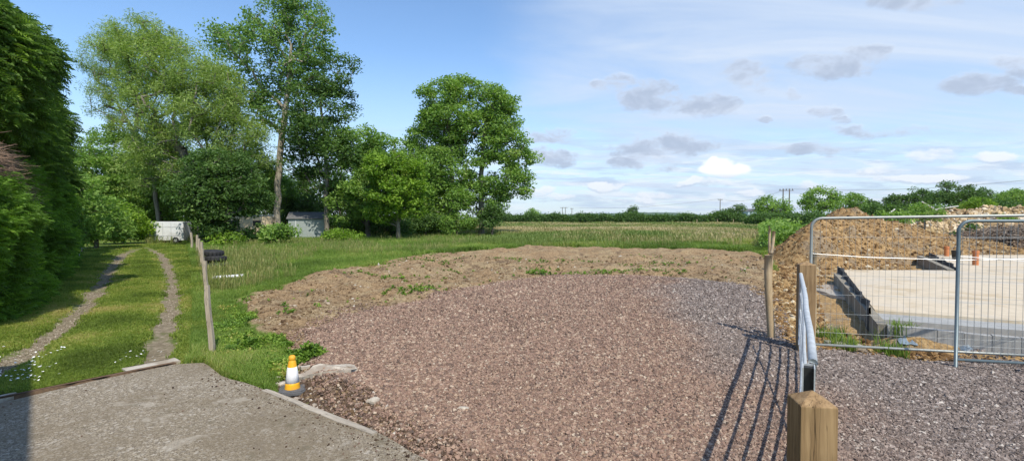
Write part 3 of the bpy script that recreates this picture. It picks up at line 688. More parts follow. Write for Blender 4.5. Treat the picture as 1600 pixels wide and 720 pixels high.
# right hand field fence : posts in a row with wires
ff = empty('field_fence', (ROW_A[0], ROW_A[1], 0), label='row of round wooden posts with wires between field and building site', cat='fence')
depths = [7.45, 13.2, 17.5, 23, 29, 36, 44, 54, 66, 80, 96, 115]
tops = []
kids = []
for i, dpt in enumerate(depths):
    t = (dpt-ROW_A[1])/(ROW_B[1]-ROW_A[1]); bx, by = ROW_A+(ROW_B-ROW_A)*t
    if i == 0: bx, by = P(1206, 531)[:2]
    h = [1.32, .95, 1.42, 1.38][i] if i < 4 else R.uniform(1.3, 1.5); ln = [(-.06, 0), (.02, 0), (.1, 0), (.03, 0)][i] if i < 4 else (R.normal(0, .02), 0)
    mb = MB(); pts = []; rad = []; ph = R.uniform(0, 6); rad0 = .055
    for q in range(7):
        u = q/6; pts.append((bx+ln[0]*u*h+.012*math.sin(ph+u*6), by, -.3+u*(h+.3))); rad.append(rad0*R.uniform(.94, 1.06))
    mb.tube(pts, rad, 10); kids.append(mb.build('post', m_round, smooth=True)); tops.append((bx+ln[0]*h, by, h))
m_wire = simple('galvanised_wire', (.45, .46, .47), .45, .1, metal=.7)
mb = MB()
for zz in (.35, .7, 1.05):
    for a_, b_ in zip(tops[:-1], tops[1:]):
        za = min(zz, a_[2]-.06); zb = min(zz, b_[2]-.06)
        mb.tube([(a_[0], a_[1], za), ((a_[0]+b_[0])/2, (a_[1]+b_[1])/2, (za+zb)/2-.03), (b_[0], b_[1], zb)], .0022, 4)
kids.append(mb.build('wires', m_wire)); root_at(ff, kids)
# far side fence of the field
fe = empty('far_field_fence', P(1100, 349), label='distant line of short posts along the far edge of the field', cat='fence')
kids = []
for px, dpt in [(934,150),(985,140),(1035,132),(1089,125),(1121,122),(1146,120),(1161,118),(1173,116),(1184,115)]:
    p = D(px, 340, dpt); kids.append(MB().tube([(p[0], p[1], -.2), (p[0], p[1], 1.5)], .09, 6).build('post', m_round))
root_at(fe, kids)
# left hand stakes row
sp = [(330.5,556,.98,'nearest grey weathered stake at the corner of the drive'),(323.5,470,.9,'second grey stake behind the nearest one beside the track'),(319,436,.95,'third grey stake in the row beside the track'),(316,417,.98,'fourth stake, just left of the stacked tyres'),(312.5,405,.95,'fifth stake in the row, past the stacked tyres'),(309,396,1.0,'sixth thin stake in the row, in front of dark bush'),(300,391,1.05,'farthest stake of the row near the white box trailer')]
for i, (px, py, h, lb) in enumerate(sp):
    stake(px, py, h, .042 if i == 0 else .045+.004*i, (-.05, .02), m_oldpost, lb, 'stake', 'row of grey stakes beside the track', name='wooden_stake', sq=True)
# ------------------------------------------------------------------ metal gate (slightly bowed)
m_galv = simple('galvanised_steel', (.5, .52, .53), .5, .25, 14, metal=.35, bump=.1, spec=.5)
gate = empty('field_gate', (1.35, 2.2, 0), label='galvanised tubular field gate standing between the two timber gate posts', cat='gate')
FAR, MID, NEAR = np.array([3.93, 6.6]), np.array([2.45, 4.0]), np.array([1.60, 2.56])
GL = np.linalg.norm(MID-NEAR); GL2 = np.linalg.norm(FAR-MID)
def gpt(s, z):   # s 0 near .. 1 far
    L = s*(GL+GL2)
    # smooth bow through MID
    a = NEAR+(MID-NEAR)*(L/GL) if L < GL else MID+(FAR-MID)*((L-GL)/GL2)
    w = math.exp(-((L-GL)/.6)**2)*.015
    nrm = np.array([MID[1]-NEAR[1], -(MID[0]-NEAR[0])]); nrm /= np.linalg.norm(nrm)
    lean = (1-s)**3*.2*(1-z/1.15)
    p = a-nrm*w-nrm*lean
    return (p[0], p[1], z)
kids = []; ss_ = np.linspace(0, 1, 15)
zs_ = [1.13, .87, .64, .45, .29, .15]
kids.append(MB().tube([gpt(s, zs_[0]) for s in ss_], .023, 12).build('top_rail', m_galv, smooth=True))
for z in zs_[1:]:
    kids.append(MB().tube([gpt(s, z) for s in ss_], .0125, 10).build('rail', m_galv, smooth=True))
for s in (0.003, .997):
    kids.append(MB().tube([gpt(s, .17), gpt(s, .6), gpt(s, 1.13)], .022, 10).build('end_upright', m_galv, smooth=True))
kids.append(MB().tube([gpt(s, .2+(1.13-.2)*(s-.36)/.6) for s in np.linspace(.36, .96, 8)], .009, 8).build('brace', m_galv, smooth=True))
# slotted end bracket toward the near post
p0 = np.array(gpt(-.015, 1.02)); a_ = math.atan2(MID[1]-NEAR[1], MID[0]-NEAR[0]); mb = MB()
for sgn in (-1, 1): mb.box(p0+rz3(a_)@np.array([0, sgn*.026, -.04]), (.09, .006, .3), rz3(a_))
mb.box(p0+rz3(a_)@np.array([.045, 0, -.04]), (.006, .052, .3), rz3(a_))
kids.append(mb.build('end_bracket', m_galv))
kids.append(MB().box(p0+rz3(a_)@np.array([.02, 0, -.04]), (.04, .044, .28), rz3(a_)).build('slot_shade', m_blk))  # black box fills the bracket slot; the slot's shade is in its colour
kids.append(MB().tube([gpt(-.02, .9), gpt(-.12, .9)], .012, 8).build('hinge', m_galv)); kids.append(MB().tube([gpt(-.02, .3), gpt(-.12, .3)], .012, 8).build('hinge', m_galv))
mb = MB(); mb.tube([gpt(1.0, .95), (3.97, 6.66, .9), (4.0, 6.7, .97), (4.05, 6.66, .93)], .006, 6); kids.append(mb.build('chain', m_wire))
root_at(gate, kids)
# ------------------------------------------------------------------ mesh fence panels
m_her = simple('fence_tube', (.3, .31, .29), .5, .15, 12, metal=.5, bump=.1); m_herd = simple('fence_tube_dark', (.13, .165, .18), .45, .15, 12, metal=.4, bump=.1)
m_mesh = simple('fence_mesh_wire', (.27, .29, .3), .5, .1, metal=.4)
def heras(a, b, h, z0, label, mat, clip_u, slope=0):
    a = np.array(a, float); b = np.array(b, float); L = np.linalg.norm(b-a); ang = math.atan2(b[1]-a[1], b[0]-a[0])
    rt = empty('fence_panel', (a[0], a[1], z0), ang, label=label, cat='fence panel', group='steel mesh fence panels round the site')
    r = .02; c = .13
    def q(u, z): return (u, 0, z+slope*u)
    arc = lambda cx_, cz, a0, a1: [q(cx_+c*math.cos(t), cz+c*math.sin(t)) for t in np.linspace(a0, a1, 7)]
    top = [q(0, 0)]+arc(c, h-c, PI, PI/2)+arc(L-c, h-c, PI/2, 0)+[q(L, 0)]
    MB().tube(top, r, 10).build('frame', mat, rt, True)
    MB().tube([q(0, .12), q(L, .12)], r*.9, 10).build('bottom_rail', mat, rt, True)
    mb = MB()
    for u in np.arange(.04, L-.02, .072): mb.tube([(u, .0, .1+slope*u), (u, .0, h-.01 if c < u < L-c else h-.05)], .0017, 4, False)
    for z in np.arange(.3, h-.1, .27): mb.tube([q(0, z), q(L/2, z-.008), q(L, z)], .002, 4, False)
    mb.build('mesh_infill', m_mesh, rt)
    mb = MB()
    # pressed stiffening folds
    for z in (1.37,): mb.tube([q(0, z+.05), q(L*.2, z), q(L*.5, z-.03), q(L*.9, z+.02), q(L, z+.02)], .0035, 6)
    mb.build('stiffener_wire', m_wire, rt)
    return rt
A1 = P(1265, 547); B1 = A1[:2]+np.array([2.36, -.71])/2.4645*3.5
heras(A1[:2], B1, 1.92, -.03, 'steel mesh fence panel nearest the timber gate post, rounded corner beside it', m_her, 0, slope=.016)
A2 = P(1493, 576); B2 = A2[:2]+np.array([.975, -.215])*3.5
heras(A2[:2], B2, 1.86, 0, 'darker steel mesh fence panel overlapping in front, with upright across the slab', m_herd, 0)
# ------------------------------------------------------------------ foundation slab
m_slab, T, out = newmat('slab_concrete'); g = T.n('ShaderNodeNewGeometry').outputs['Position']
n1 = T.noise(g, 1.1, 6, .65, .5); n2 = T.noise(g, 5, 6, .7); n3 = T.noise(g, .45, 4, .6, 1.0)
c = T.ramp(n2, [(.3, (.46, .385, .28)), (.7, (.58, .49, .365))]); c = T.mix(T.m('MULTIPLY', T.ss(n1, .5, .66), .6), c, (.40, .30, .17)); c = T.mix(T.m('MULTIPLY', T.ss(n3, .52, .6), .4), c, (.44, .41, .36))
finish(T, out, c, .85, n2, .2, .004)
m_block = simple('block_wall', (.24, .215, .17), .9, .3, 12, bump=.6); m_blockf = simple('block_front', (.34, .33, .31), .9, .2, 10, bump=.5)
m_sheet = simple('pale_sheet', (.31, .31, .3), .9, .2, 5, bump=.3); m_dpm = simple('black_membrane', (.014, .014, .015), .75, .3, 6, bump=.4)
m_bluem = simple('blue_membrane', (.2, .25, .3), .35, .3, 6, bump=.4)
SZ = .28
slab = empty('foundation_slab', P(1400, 490), label='pale concrete foundation slab with block walls round its edge', cat='foundation')
def S(a, b, z=SZ): return P(a, b, z)[:2]
kids = []
far_r = S(1900, 397); 
kids.append(flat_poly('slab', [S(1367, 484), S(1318, 421.5), S(1497, 422), S(1452, 398.5), far_r, S(1980, 530)], -.1, SZ, m_slab))
kids.append(flat_poly('insulation_strip', [S(1368, 497.5, SZ-.05), S(1366, 485, SZ-.05), S(1980, 531, SZ-.05), S(1980, 547, SZ-.05)], -.1, SZ-.05, m_sheet))
# block courses
def blocks(name, pa, pb, w, z0, z1, mat, n):
    pa = np.array(pa); pb = np.array(pb); t = (pb-pa)/np.linalg.norm(pb-pa); nn = np.array([-t[1], t[0]]); mb = MB(); L = np.linalg.norm(pb-pa)
    for i in range(n):
        u0, u1 = L*i/n+.004, L*(i+1)/n-.004; j = R.normal(0, .004); dz = R.normal(0, .003)
        mb.prism([pa+t*u0+nn*(w/2+j), pa+t*u0-nn*(w/2-j), pa+t*u1-nn*(w/2-j), pa+t*u1+nn*(w/2+j)][::-1], z0, z1+dz)
    mb.prism([pa+nn*(w/2-.008), pa-nn*(w/2-.008), pb-nn*(w/2-.008), pb+nn*(w/2-.008)][::-1], z0, z1-.008)
    return mb.build(name, mat)
kids.append(blocks('left_block_wall', S(1379, 506), S(1307, 426.5), .13, -.3, SZ, m_block, 16))
kids.append(blocks('front_block_wall', S(1386, 507), S(1990, 566), .12, -.3, SZ-.0, m_blockf, 12))
kids.append(blocks('rear_block_wall', S(1486, 423), S(1437, 400.5), .16, -.3, SZ+.04, m_block, 12))
# black membrane, scalloped
def membrane(name, pa, pb, z0, z1, amp, n, mat, off=0, th=.012):
    pa = np.array(pa); pb = np.array(pb); t = (pb-pa)/np.linalg.norm(pb-pa); nn = np.array([-t[1], t[0]]); V = []; L = np.linalg.norm(pb-pa)
    for i in range(n+1):
        u = i/n; w = amp*math.sin(u*n*.9)*R.uniform(.5, 1); top = z1+.05*abs(math.sin(u*n*.45))*1.0+R.normal(0, .022)
        p = pa+(pb-pa)*u+nn*(off+w)
        V += [(*(p), z0), (*(p+nn*.02), (z0+top)/2), (*(p+nn*amp*.6*math.cos(i)), top), (*(p+nn*(amp*.6*math.cos(i)+.03)), top-.012), (*(p+nn*.05), z0)]
    Fs = [(i*5+k_, (i+1)*5+k_, (i+1)*5+k_+1, i*5+k_+1) for i in range(n) for k_ in range(4)]
    return MB().add(V, Fs).build(name, mat, smooth=True)
kids.append(membrane('left_membrane', S(1364, 491), S(1313, 422), -.05, SZ+.08, .05, 44, m_dpm))
kids.append(membrane('rear_membrane', S(1500, 423), S(1455, 398.5), -.05, SZ+.1, .05, 26, m_dpm, off=.06))
def drape(pa, pb, ztop, out, n, mat, sd):
    pa = np.array(pa); pb = np.array(pb); t = (pb-pa)/np.linalg.norm(pb-pa); nn = np.array([t[1], -t[0]]); V = []; m = 6
    for i in range(n+1):
        u = i/n; tp = ztop*(.45+.9*fbm(np.array([u*5.]), np.array([1.]), s=sd)[0]); o_ = out*(.5+fbm(np.array([u*6.]), np.array([7.]), s=sd)[0])
        for j in range(m):
            v = j/(m-1); w_ = (fbm(np.array([u*13.]), np.array([v*3.]), s=sd+1)[0]-.5)
            q = pa+(pb-pa)*u+nn*(o_*v+w_*.12); V.append((q[0], q[1], max(.0, tp*(1-v)**.8+.05+w_*.07)))
    Fs = [(i*m+j, (i+1)*m+j, (i+1)*m+j+1, i*m+j+1) for i in range(n) for j in range(m-1)]
    return MB().add(V, Fs).build('front_membrane', mat, smooth=True)
kids.append(drape(P(1395, 524, .1)[:2], P(1512, 534, .1)[:2], .16, .3, 40, m_bluem, 301))
kids.append(drape(P(1520, 535, .1)[:2], P(1700, 552, .1)[:2], .1, .2, 40, m_dpm, 311))
root_at(slab, kids)
m_pipe = simple('orange_pipe', (.48, .17, .06), .5, .12, 8, bump=.1)
for px, py, h, lb in [(1479, 400, .42, 'short orange drain pipe at the back of the slab, left of the fence upright'), (1524, 414, .5, 'orange drain pipe standing on the slab right of the fence upright')]:
    p = P(px, py, SZ); o = MB().lathe([(.085, 0), (.085, h-.1), (.1, h-.09), (.1, h), (.08, h), (.08, 0)], k=20).build('drain_pipe', m_pipe, smooth=False); o.location = p
    tag(o, lb, 'drain pipe', 'orange pipes rising from the slab')
p = P(1494, 405, SZ); bk = empty('bucket', p, label='black bucket behind the fence upright at the back of the slab', cat='bucket')
MB().lathe([(0, .01), (.12, .01), (.16, .34), (.17, .35), (.15, .35), (.11, .03), (0, .03)], k=20).build('tub', m_blk, bk, True)
MB().tube([(.165*math.cos(t), .02, .34+.165*math.sin(t)) for t in np.linspace(0, PI, 9)], .005, 6).build('handle', m_wire, bk)
# puddle
m_w, T, out = newmat('milky_water'); g = T.n('ShaderNodeNewGeometry').outputs['Position']
finish(T, out, (.4, .39, .36), .12, T.noise(g, 3, 2), .05, .01, spec=.6)
pt = []
c0 = P(1288, 446); c1 = P(1316, 462)
for i in range(26):
    a = 2*PI*i/26; q = np.array([math.cos(a), math.sin(a)]); ax = (c1-c0)[:2]/2; r = 1+.15*math.sin(3*a+1)+.08*math.sin(7*a)
    nn = np.array([-ax[1], ax[0]])/np.linalg.norm(ax); pt.append((c0[:2]+c1[:2])/2+ax*1.3*q[0]*r+nn*.38*q[1]*r)
PUD = np.array(pt)
tag(flat_poly('puddle_water', pt, -.2, .012, m_w), kind='structure')
# planks lying on site, blocks stack, sand mounds
for px, py, l, rz_, lb in [(1310, 541, .35, -.2, 'pale concrete block at the gravel edge nearest the gate'), (1335, 545, .25, .1, 'pale broken block beside the weeds at the gravel edge')]:
    p = P(px, py); o = MB().box((0, 0, .03), (l, .14, .12)).build('loose_block', m_kerb, bevel=.012); o.location = (p[0], p[1], float(hz(p[0], p[1]))); o.rotation_euler = (.05, .03, rz_)
    tag(o, lb, 'block', 'loose blocks at the gravel edge')
bs = [(-.75, 0), (-.25, 0), (.25, 0), (.75, 0)]
pS = P(1500, 381); n_ = 0
for lv in range(2):
    for i, (x, y) in enumerate(bs[:4-lv]):
        n_ += 1
        o = MB().box((0, 0, .11), (.46, .22, .215)).build('concrete_block', m_blockf, bevel=.01); o.location = (pS[0]+x+.2*lv, pS[1], .05+lv*.22)
        tag(o, 'grey block in the low stack behind the slab, left of the brush heap', 'block', 'grey blocks stacked behind the slab')
# ------------------------------------------------------------------ spoil heaps
def heap(name, peaks, x0, x1, y0, y1, st, mat, label, cat, amp=.3, R0=3.2, seed=100, lump=3500, lm=None, lsz=.12):
    X, Y = np.meshgrid(np.arange(x0, x1, st), np.arange(y0, y1, st)); s = X.shape; X = X.ravel(); Y = Y.ravel()
    def hf(X, Y):
        h = np.full(X.shape, -1.)
        for (px, py, d, rr_) in peaks:
            p = D(px, py, d); rad = np.hypot(X-p[0], (Y-p[1])*.85); q = p[2]*(1-rad/(rr_))
            q = q+np.where(q > p[2]*.8, -(q-p[2]*.8)**2*.6, 0)
            h = np.maximum(h, q)
        e = np.clip((h+.3)/.8, 0, 1)
        return h+e*((fbm(X*1.1, Y*1.1, s=seed)-.5)*amp*1.6+(fbm(X*4, Y*4, s=seed+3, g=.7)-.5)*amp)
    H = hf(X, Y); ix = np.arange(len(X)).reshape(s)
    q = np.stack([ix[:-1, :-1], ix[:-1, 1:], ix[1:, 1:], ix[1:, :-1]], -1).reshape(-1, 4); q = q[H[q].max(1) > -.2]
    u, inv = np.unique(q, return_inverse=True)
    rt = empty(name, ((x0+x1)/2, (y0+y1)/2, 0), label=label, cat=cat)
    o = link('mound', npmesh('mound', np.stack([X[u], Y[u], H[u]], -1), inv.reshape(-1, 4), smooth=True), mat)
    px_, py_ = R.uniform(x0, x1, lump*3), R.uniform(y0, y1, lump*3); hh = hf(px_, py_); k = hh > .0; px_, py_, hh = px_[k][:lump], py_[k][:lump], hh[k][:lump]; n = len(hh)
    sz = lsz*np.exp(np.clip(R.normal(0, .65, n), -1.2, 1.5))
    o2 = scatter('lumps', ROCKS, np.c_[px_, py_, hh+.01], rots(rr(n), R.normal(0, .7, n), R.normal(0, .7, n)), sz[:, None]*R.uniform(.6, 1.5, (n, 3)), R.uniform(0, 1, n), lm or m_clay)
    root_at(rt, [o, o2]); return hf
def claymat(name, cols):
    m, T, out = newmat(name); g = T.n('ShaderNodeNewGeometry').outputs['Position']
    nf = T.noise(g, 5, 8, .72); nm = T.noise(g, .9, 3)
    c = T.ramp(nf, [(.3, cols[0]), (.5, cols[1]), (.68, cols[2])]); c = T.mix(T.ss(nm, .48, .6), c, T.ramp(nf, [(.3, cols[3]), (.68, cols[4])]))
    finish(T, out, c, .95, nf, 1, .12, spec=.1); return m
m_heap = claymat('heap_clay', [(.12, .07, .035), (.32, .2, .09), (.5, .35, .18), (.13, .09, .055), (.36, .27, .17)])
heapf = heap('spoil_heap', [(1264,346,20.5,1.7),(1286,338,22,2.2),(1304,334,23.5,3.0),(1326,319,26,3.4),(1350,332,25,3.6),(1385,343,25,3.8),(1420,352,25,3.6),(1455,362,26,3.6),(1500,372,27,3.8)], 8, 32, 15, 33, .13, m_heap,
     'big ochre clay spoil heap with a pointed top behind the fence', 'spoil heap', lump=22000, lsz=.033)
m_brown = stonemat('brown_crumbs', [(0, (.09, .06, .04)), (.5, (.2, .14, .09)), (1, (.36, .28, .2))])
m_pale = claymat('pale_rubble', [(.2, .13, .06), (.44, .31, .15), (.64, .5, .31), (.12, .09, .045), (.42, .31, .16)])
m_pales = stonemat('pale_stones', [(0, (.2, .13, .07)), (.4, (.44, .32, .17)), (.8, (.64, .5, .32)), (1, (.74, .67, .54))])
heap('rubble_heap', [(1430,338,38,4.5),(1465,330,40,5.0),(1500,326,40,5.5),(1545,320,42,6),(1590,323,41,6.0),(1640,322,40,6.0)], 26, 54, 31, 50, .22, m_pale,
     'long pale stone rubble heap in front of the hedge at far right', 'rubble heap', lump=14000, lm=m_pales, lsz=.13)
heap('brush_soil_heap', [(1530,356,31,3.4),(1572,352,30,3.6),(1610,350,30,3.4)], 24, 40, 25, 36, .15, claymat('dark_soil', [(.06, .045, .035), (.14, .1, .08), (.26, .2, .16), (.08, .06, .05), (.2, .16, .13)]),
     'low dark brown heap of soil and roots behind the slab', 'soil heap', lump=7000, lm=m_brown, lsz=.06)
# brush twigs
m_twig = simple('dead_wood', (.2, .16, .125), .9, .35, 9); m_pole = simple('pale_pole', (.5, .48, .44), .7, .15)
mb = MB()
for i in range(150):
    p = D(1568+R.normal(0, 26), 366+R.normal(0, 5), R.uniform(27.3, 29.5)); a = R.uniform(0, 6.28); e = R.normal(.15, .3); L = R.uniform(.5, 1.6)
    d_ = np.array([math.cos(a)*math.cos(e), math.sin(a)*math.cos(e), math.sin(e)]); p[2] = max(p[2], .3); mb.tube([p-d_*L/2, p+[0, 0, R.normal(0, .06)], p+d_*L/2], [.03, .022, .008], 5)
tag(mb.build('brush_heap', m_twig), 'tangled heap of dark dead branches and roots at far right', 'brush heap')
for i, (a_, b_, d1, d2, lb) in enumerate([((1372,346),(1398,327),33,35,'pale pole leaning out of the scrub left of the rubble heap'),((1440,315),(1464,329),36,36,'pale pole sloping down to the right above the rubble heap'),((1462,327),(1497,322),36,38,'long flat pole lying on top of the rubble heap'),((1436,346),(1452,336),34,35,'short pale pole sticking from the front of the rubble heap')]):
    tag(MB().tube([D(*a_, d1), D(*b_, d2)], .045, 6).build('timber_pole', m_pole), lb, 'pole', 'loose poles on the rubble heap')
# ------------------------------------------------------------------ trees
def tubes_fast(segs, k=6):
    """segs: (p0,p1,r0,r1) arrays -> V,F"""
    p0, p1, r0, r1 = segs; t = p1-p0; t /= np.linalg.norm(t, axis=1)[:, None]+1e-9
    up = np.where(np.abs(t[:, 2:3]) < .9, np.array([[0, 0, 1.]]), np.array([[0, 1., 0]])); n = np.cross(t, up); n /= np.linalg.norm(n, axis=1)[:, None]; b = np.cross(t, n)
    a = np.arange(k)*2*PI/k; ring = np.cos(a)[None, :, None]*n[:, None]+np.sin(a)[None, :, None]*b[:, None]
    V = np.concatenate([p0[:, None]+ring*r0[:, None, None], p1[:, None]+ring*r1[:, None, None]], 1)
    m = len(p0); j = np.arange(k); f = np.stack([j, (j+1) % k, k+(j+1) % k, k+j], -1)
    return V.reshape(-1, 3), (f[None]+(np.arange(m)*2*k)[:, None, None]).reshape(-1, 4)
def skeleton(trunk, rtop, targets, rbase):
    nodes = [np.array(p, float) for p in trunk]; par = [-1]+list(range(len(trunk)-1)); nt = len(trunk)
    A = np.array(nodes)
    c0 = A[nt//2]
    order = np.argsort([np.min(np.linalg.norm(A-t, axis=1)) for t in targets])
    for oi in order:
        t = targets[oi]; A = np.array(nodes); v = t-A; dist = np.linalg.norm(v, axis=1)
        cost = dist+np.where(v[:, 2] < dist*.1, (dist*.1-v[:, 2])*1.6, 0); cost[0] += 5
        j = int(np.argmin(cost)); L = dist[j]; m = max(1, int(L/.9)); prev = j
        for q in range(1, m+1):
            u = q/m; p = nodes[j]+(t-nodes[j])*u+np.array([0, 0, .10*L*math.sin(PI*u)])+(R.normal(0, .06, 3) if q < m else 0)
            nodes.append(p); par.append(prev); prev = len(nodes)-1
    n = len(nodes); w = np.zeros(n); A = np.array(nodes); par = np.array(par)
    for i in range(n-1, 0, -1):
        if w[i] == 0: w[i] = 1
        w[par[i]] += w[i]
    rad = rbase*(w/w[0])**.5; rad = np.maximum(rad, .012)
    for i in range(1, nt): rad[i] = max(rad[i], rbase*(1-.75*i/nt)*.9)
    rad[0] = rbase*1.25
    i = np.arange(1, n); pr = par[1:]
    r0 = np.minimum(rad[pr], rad[i]*1.7); r0[:nt-1] = rad[pr][:nt-1]
    return tubes_fast((A[pr], A[i], r0, rad[i]), 7), A
LEAF = [(np.array([[-.5, 0, 0], [0, -.28, .06], [.55, 0, -.05], [0, .28, .06]]), np.array([(0, 1, 2, 3)])), (np.array([[-.5, 0, 0], [.05, -.22, -.06], [.5, 0, .1], [.0, .24, -.04]]), np.array([(0, 1, 2, 3)]))]
LONG = [(np.array([[-.5, 0, 0], [0, -.1, .05], [.55, 0, -.12], [0, .1, .05]]), np.array([(0, 1, 2, 3)]))]
def bark(name, c1, c2): return woodmat(name, c1, c2, (3, 3, .5), .95)
m_bark = bark('bark_grey', (.11, .095, .075), (.27, .24, .19)); m_barkp = bark('bark_pale', (.2, .17, .13), (.42, .38, .31)); m_barkd = bark('bark_dark', (.06, .05, .04), (.15, .13, .1))
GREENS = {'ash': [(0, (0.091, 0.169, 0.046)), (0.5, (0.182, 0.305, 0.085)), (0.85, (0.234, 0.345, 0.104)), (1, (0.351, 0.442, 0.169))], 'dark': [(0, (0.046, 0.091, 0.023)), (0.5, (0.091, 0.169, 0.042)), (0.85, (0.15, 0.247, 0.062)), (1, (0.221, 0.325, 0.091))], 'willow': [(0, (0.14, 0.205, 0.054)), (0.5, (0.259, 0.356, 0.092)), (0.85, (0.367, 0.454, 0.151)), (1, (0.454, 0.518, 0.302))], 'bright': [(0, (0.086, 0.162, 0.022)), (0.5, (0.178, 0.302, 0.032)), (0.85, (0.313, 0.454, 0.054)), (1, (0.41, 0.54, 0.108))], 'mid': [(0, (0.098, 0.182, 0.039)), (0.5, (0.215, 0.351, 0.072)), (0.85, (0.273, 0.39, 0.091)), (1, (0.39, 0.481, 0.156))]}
LM = {k: leafmat('leaves_'+k, v, .42) for k, v in GREENS.items()}
def lobes_m(lobes, d):
    out = []
    for l in lobes:
        px, py, rx, ry = l[:4]; dd = d+(l[4] if len(l) > 4 else 0); s = dd/F
        out.append((D(px, py, dd), np.array([rx*s, (rx*s+ry*s)/2*.9, ry*s])))
    return out
def tree(name, base, trunk_px, lobes, d, kind, label, cat='tree', clump=.75, dens=1.0, leafsz=.2, leaves=70, rb=.3, barkm=None, group=None, temps=None, extra=None, shell=.55, flat=.6, cover=1.0):
    """lobes in picture units at distance d; converted to metres"""
    bx, by = base; rt = empty(name, (bx, by, float(hz(bx, by))), label=label, cat=cat, group=group)
    LB = lobes_m(lobes, d); T = []
    for c, r in LB:
        vol = 4*PI*((r[0]*r[1])**1.6+(r[0]*r[2])**1.6+(r[1]*r[2])**1.6)**(1/1.6)/3**(1/1.6)
        n = max(3, int(vol/(clump*clump*1.9)*dens))
        v = R.normal(size=(n, 3)); v /= np.linalg.norm(v, axis=1)[:, None]; q = R.uniform(shell, 1, (n, 1))**.7
        T.append(c+v*r*q)
    T = np.vstack(T); T = T[T[:, 2] > .3]
    tr = [np.array([bx, by, -.1])]+[D(a, b, d+(c_ if c_ else 0)) for a, b, *e in trunk_px for c_ in [e[0] if e else 0]]
    # densify the trunk
    tt = [tr[0]]
    for a, b in zip(tr[:-1], tr[1:]):
        m = max(1, int(np.linalg.norm(b-a)/1.0))
        for q in range(1, m+1): tt.append(a+(b-a)*q/m+(R.normal(0, .05, 3) if q < m else 0))
    (V, Fc), A = skeleton(tt, None, T, rb)
    tk = link('trunk', npmesh('trunk', V, Fc, smooth=True), barkm or m_bark)
    csz = clump*np.exp(R.normal(0, .25, len(T))); nl = np.maximum(8, (leaves*(csz/clump)**2*cover*R.uniform(.6, 1.3, len(T))).astype(int))
    ci = np.repeat(np.arange(len(T)), nl); n = len(ci)
    v = R.normal(size=(n, 3)); v /= np.linalg.norm(v, axis=1)[:, None]; v *= (R.uniform(0, 1, (n, 1))**.45); v[:, 2] *= flat
    pos = T[ci]+v*csz[ci][:, None]
    # small droop on the clump's rim
    pos[:, 2] -= .12*csz[ci]*(v[:, 0]**2+v[:, 1]**2)
    tint = np.clip(R.normal(.45, .15, n)+R.normal(0, .13, len(T))[ci], 0, 1)
    S_ = leafsz*R.uniform(.65, 1.35, n)
    cr = scatter('crown', temps or LEAF, pos, rots(rr(n), R.normal(0, .6, n), R.normal(0, .7, n)), S_, tint, LM[kind])
    root_at(rt, [tk, cr]); return rt, n
total = 0
def B(px, d): p = D(px, 345, d); return (p[0], p[1])
GW = 'trees beyond the track and rough grass'
# willow with leaning limbs, behind the track end
r_, n_ = tree('willow_tree', B(318, 38), [(316,345),(300,270),(285,235),(262,215),(240,190)],
 [(285,110,60,45,0),(235,95,45,42,1),(320,150,60,60,-1),(260,170,60,50,0),(345,210,55,55,-1),(215,130,35,35,1),(300,235,70,45,0),(395,235,32,45,1),(250,225,46,38,1),(225,265,34,34,1),(330,160,40,40,2),(245,60,35,28,1),(205,50,32,26,2),(165,62,22,24,3)], 38, 'willow', 'tall grey green willow with leaning limbs left of the tall sparse ash', group=GW, leafsz=.28, temps=LONG, clump=.8, leaves=125, rb=.38, dens=.95, flat=.8); total += n_
r_, n_ = tree('willow_tree', B(250, 43), [(248,345),(236,250),(200,190),(182,160)], [(185,120,32,55,1),(165,160,26,40,0),(155,90,24,34,1),(205,210,30,28),(170,60,18,22,2)], 43, 'willow', 'thin airy willow crown seen between the hedge and the big willow', group=GW, leafsz=.22, temps=LONG, clump=.7, leaves=105, rb=.17, dens=1.0, flat=.8); total += n_
# dark tree under the willow
r_, n_ = tree('broadleaf_tree', B(330, 34), [(332,330),(335,290)], [(330,300,62,48),(302,312,30,28,-1),(368,300,42,38,0),(345,265,50,34),(330,345,30,20,-1)], 34, 'dark', 'dark low tree in front of the willow beside the white trailer', group=GW, leafsz=.2, clump=.65, leaves=110, rb=.3, barkm=m_barkd, dens=1.1); total += n_
# tall sparse ash
r_, n_ = tree('ash_tree', B(434, 42), [(432,330),(436,270),(440,215),(446,170),(452,120),(455,70)],
 [(425,35,42,32),(470,30,38,28,1),(395,80,45,40,-1),(365,60,30,25,0),(345,50,18,14,0),(450,90,45,40,1),(500,45,22,28,0),(385,135,40,30,0),(430,150,38,30,1),(480,115,38,40,0),(505,90,20,25,1),(400,185,30,18,-1),(350,110,22,22,0),(470,0,28,18,0),(430,190,22,14),(440,-2,22,12)], 42, 'ash', 'tallest sparse ash with a pale bare trunk', group=GW, leafsz=.26, clump=.82, leaves=62, rb=.27, barkm=m_barkp, dens=.8, shell=.4); total += n_
r_, n_ = tree('ash_tree', B(511, 41), [(510,330),(510,270),(508,220),(500,160)],
 [(520,120,30,34),(490,165,42,40),(530,165,24,36,1),(500,215,46,36),(470,250,34,30,1),(530,235,30,34,-1),(480,205,32,30,-1),(545,105,10,16),(500,280,38,26,1)], 41, 'dark', 'darker shorter ash standing right of the tallest ash', group=GW, leafsz=.25, clump=.8, leaves=75, rb=.2, barkm=m_bark, dens=.92); total += n_
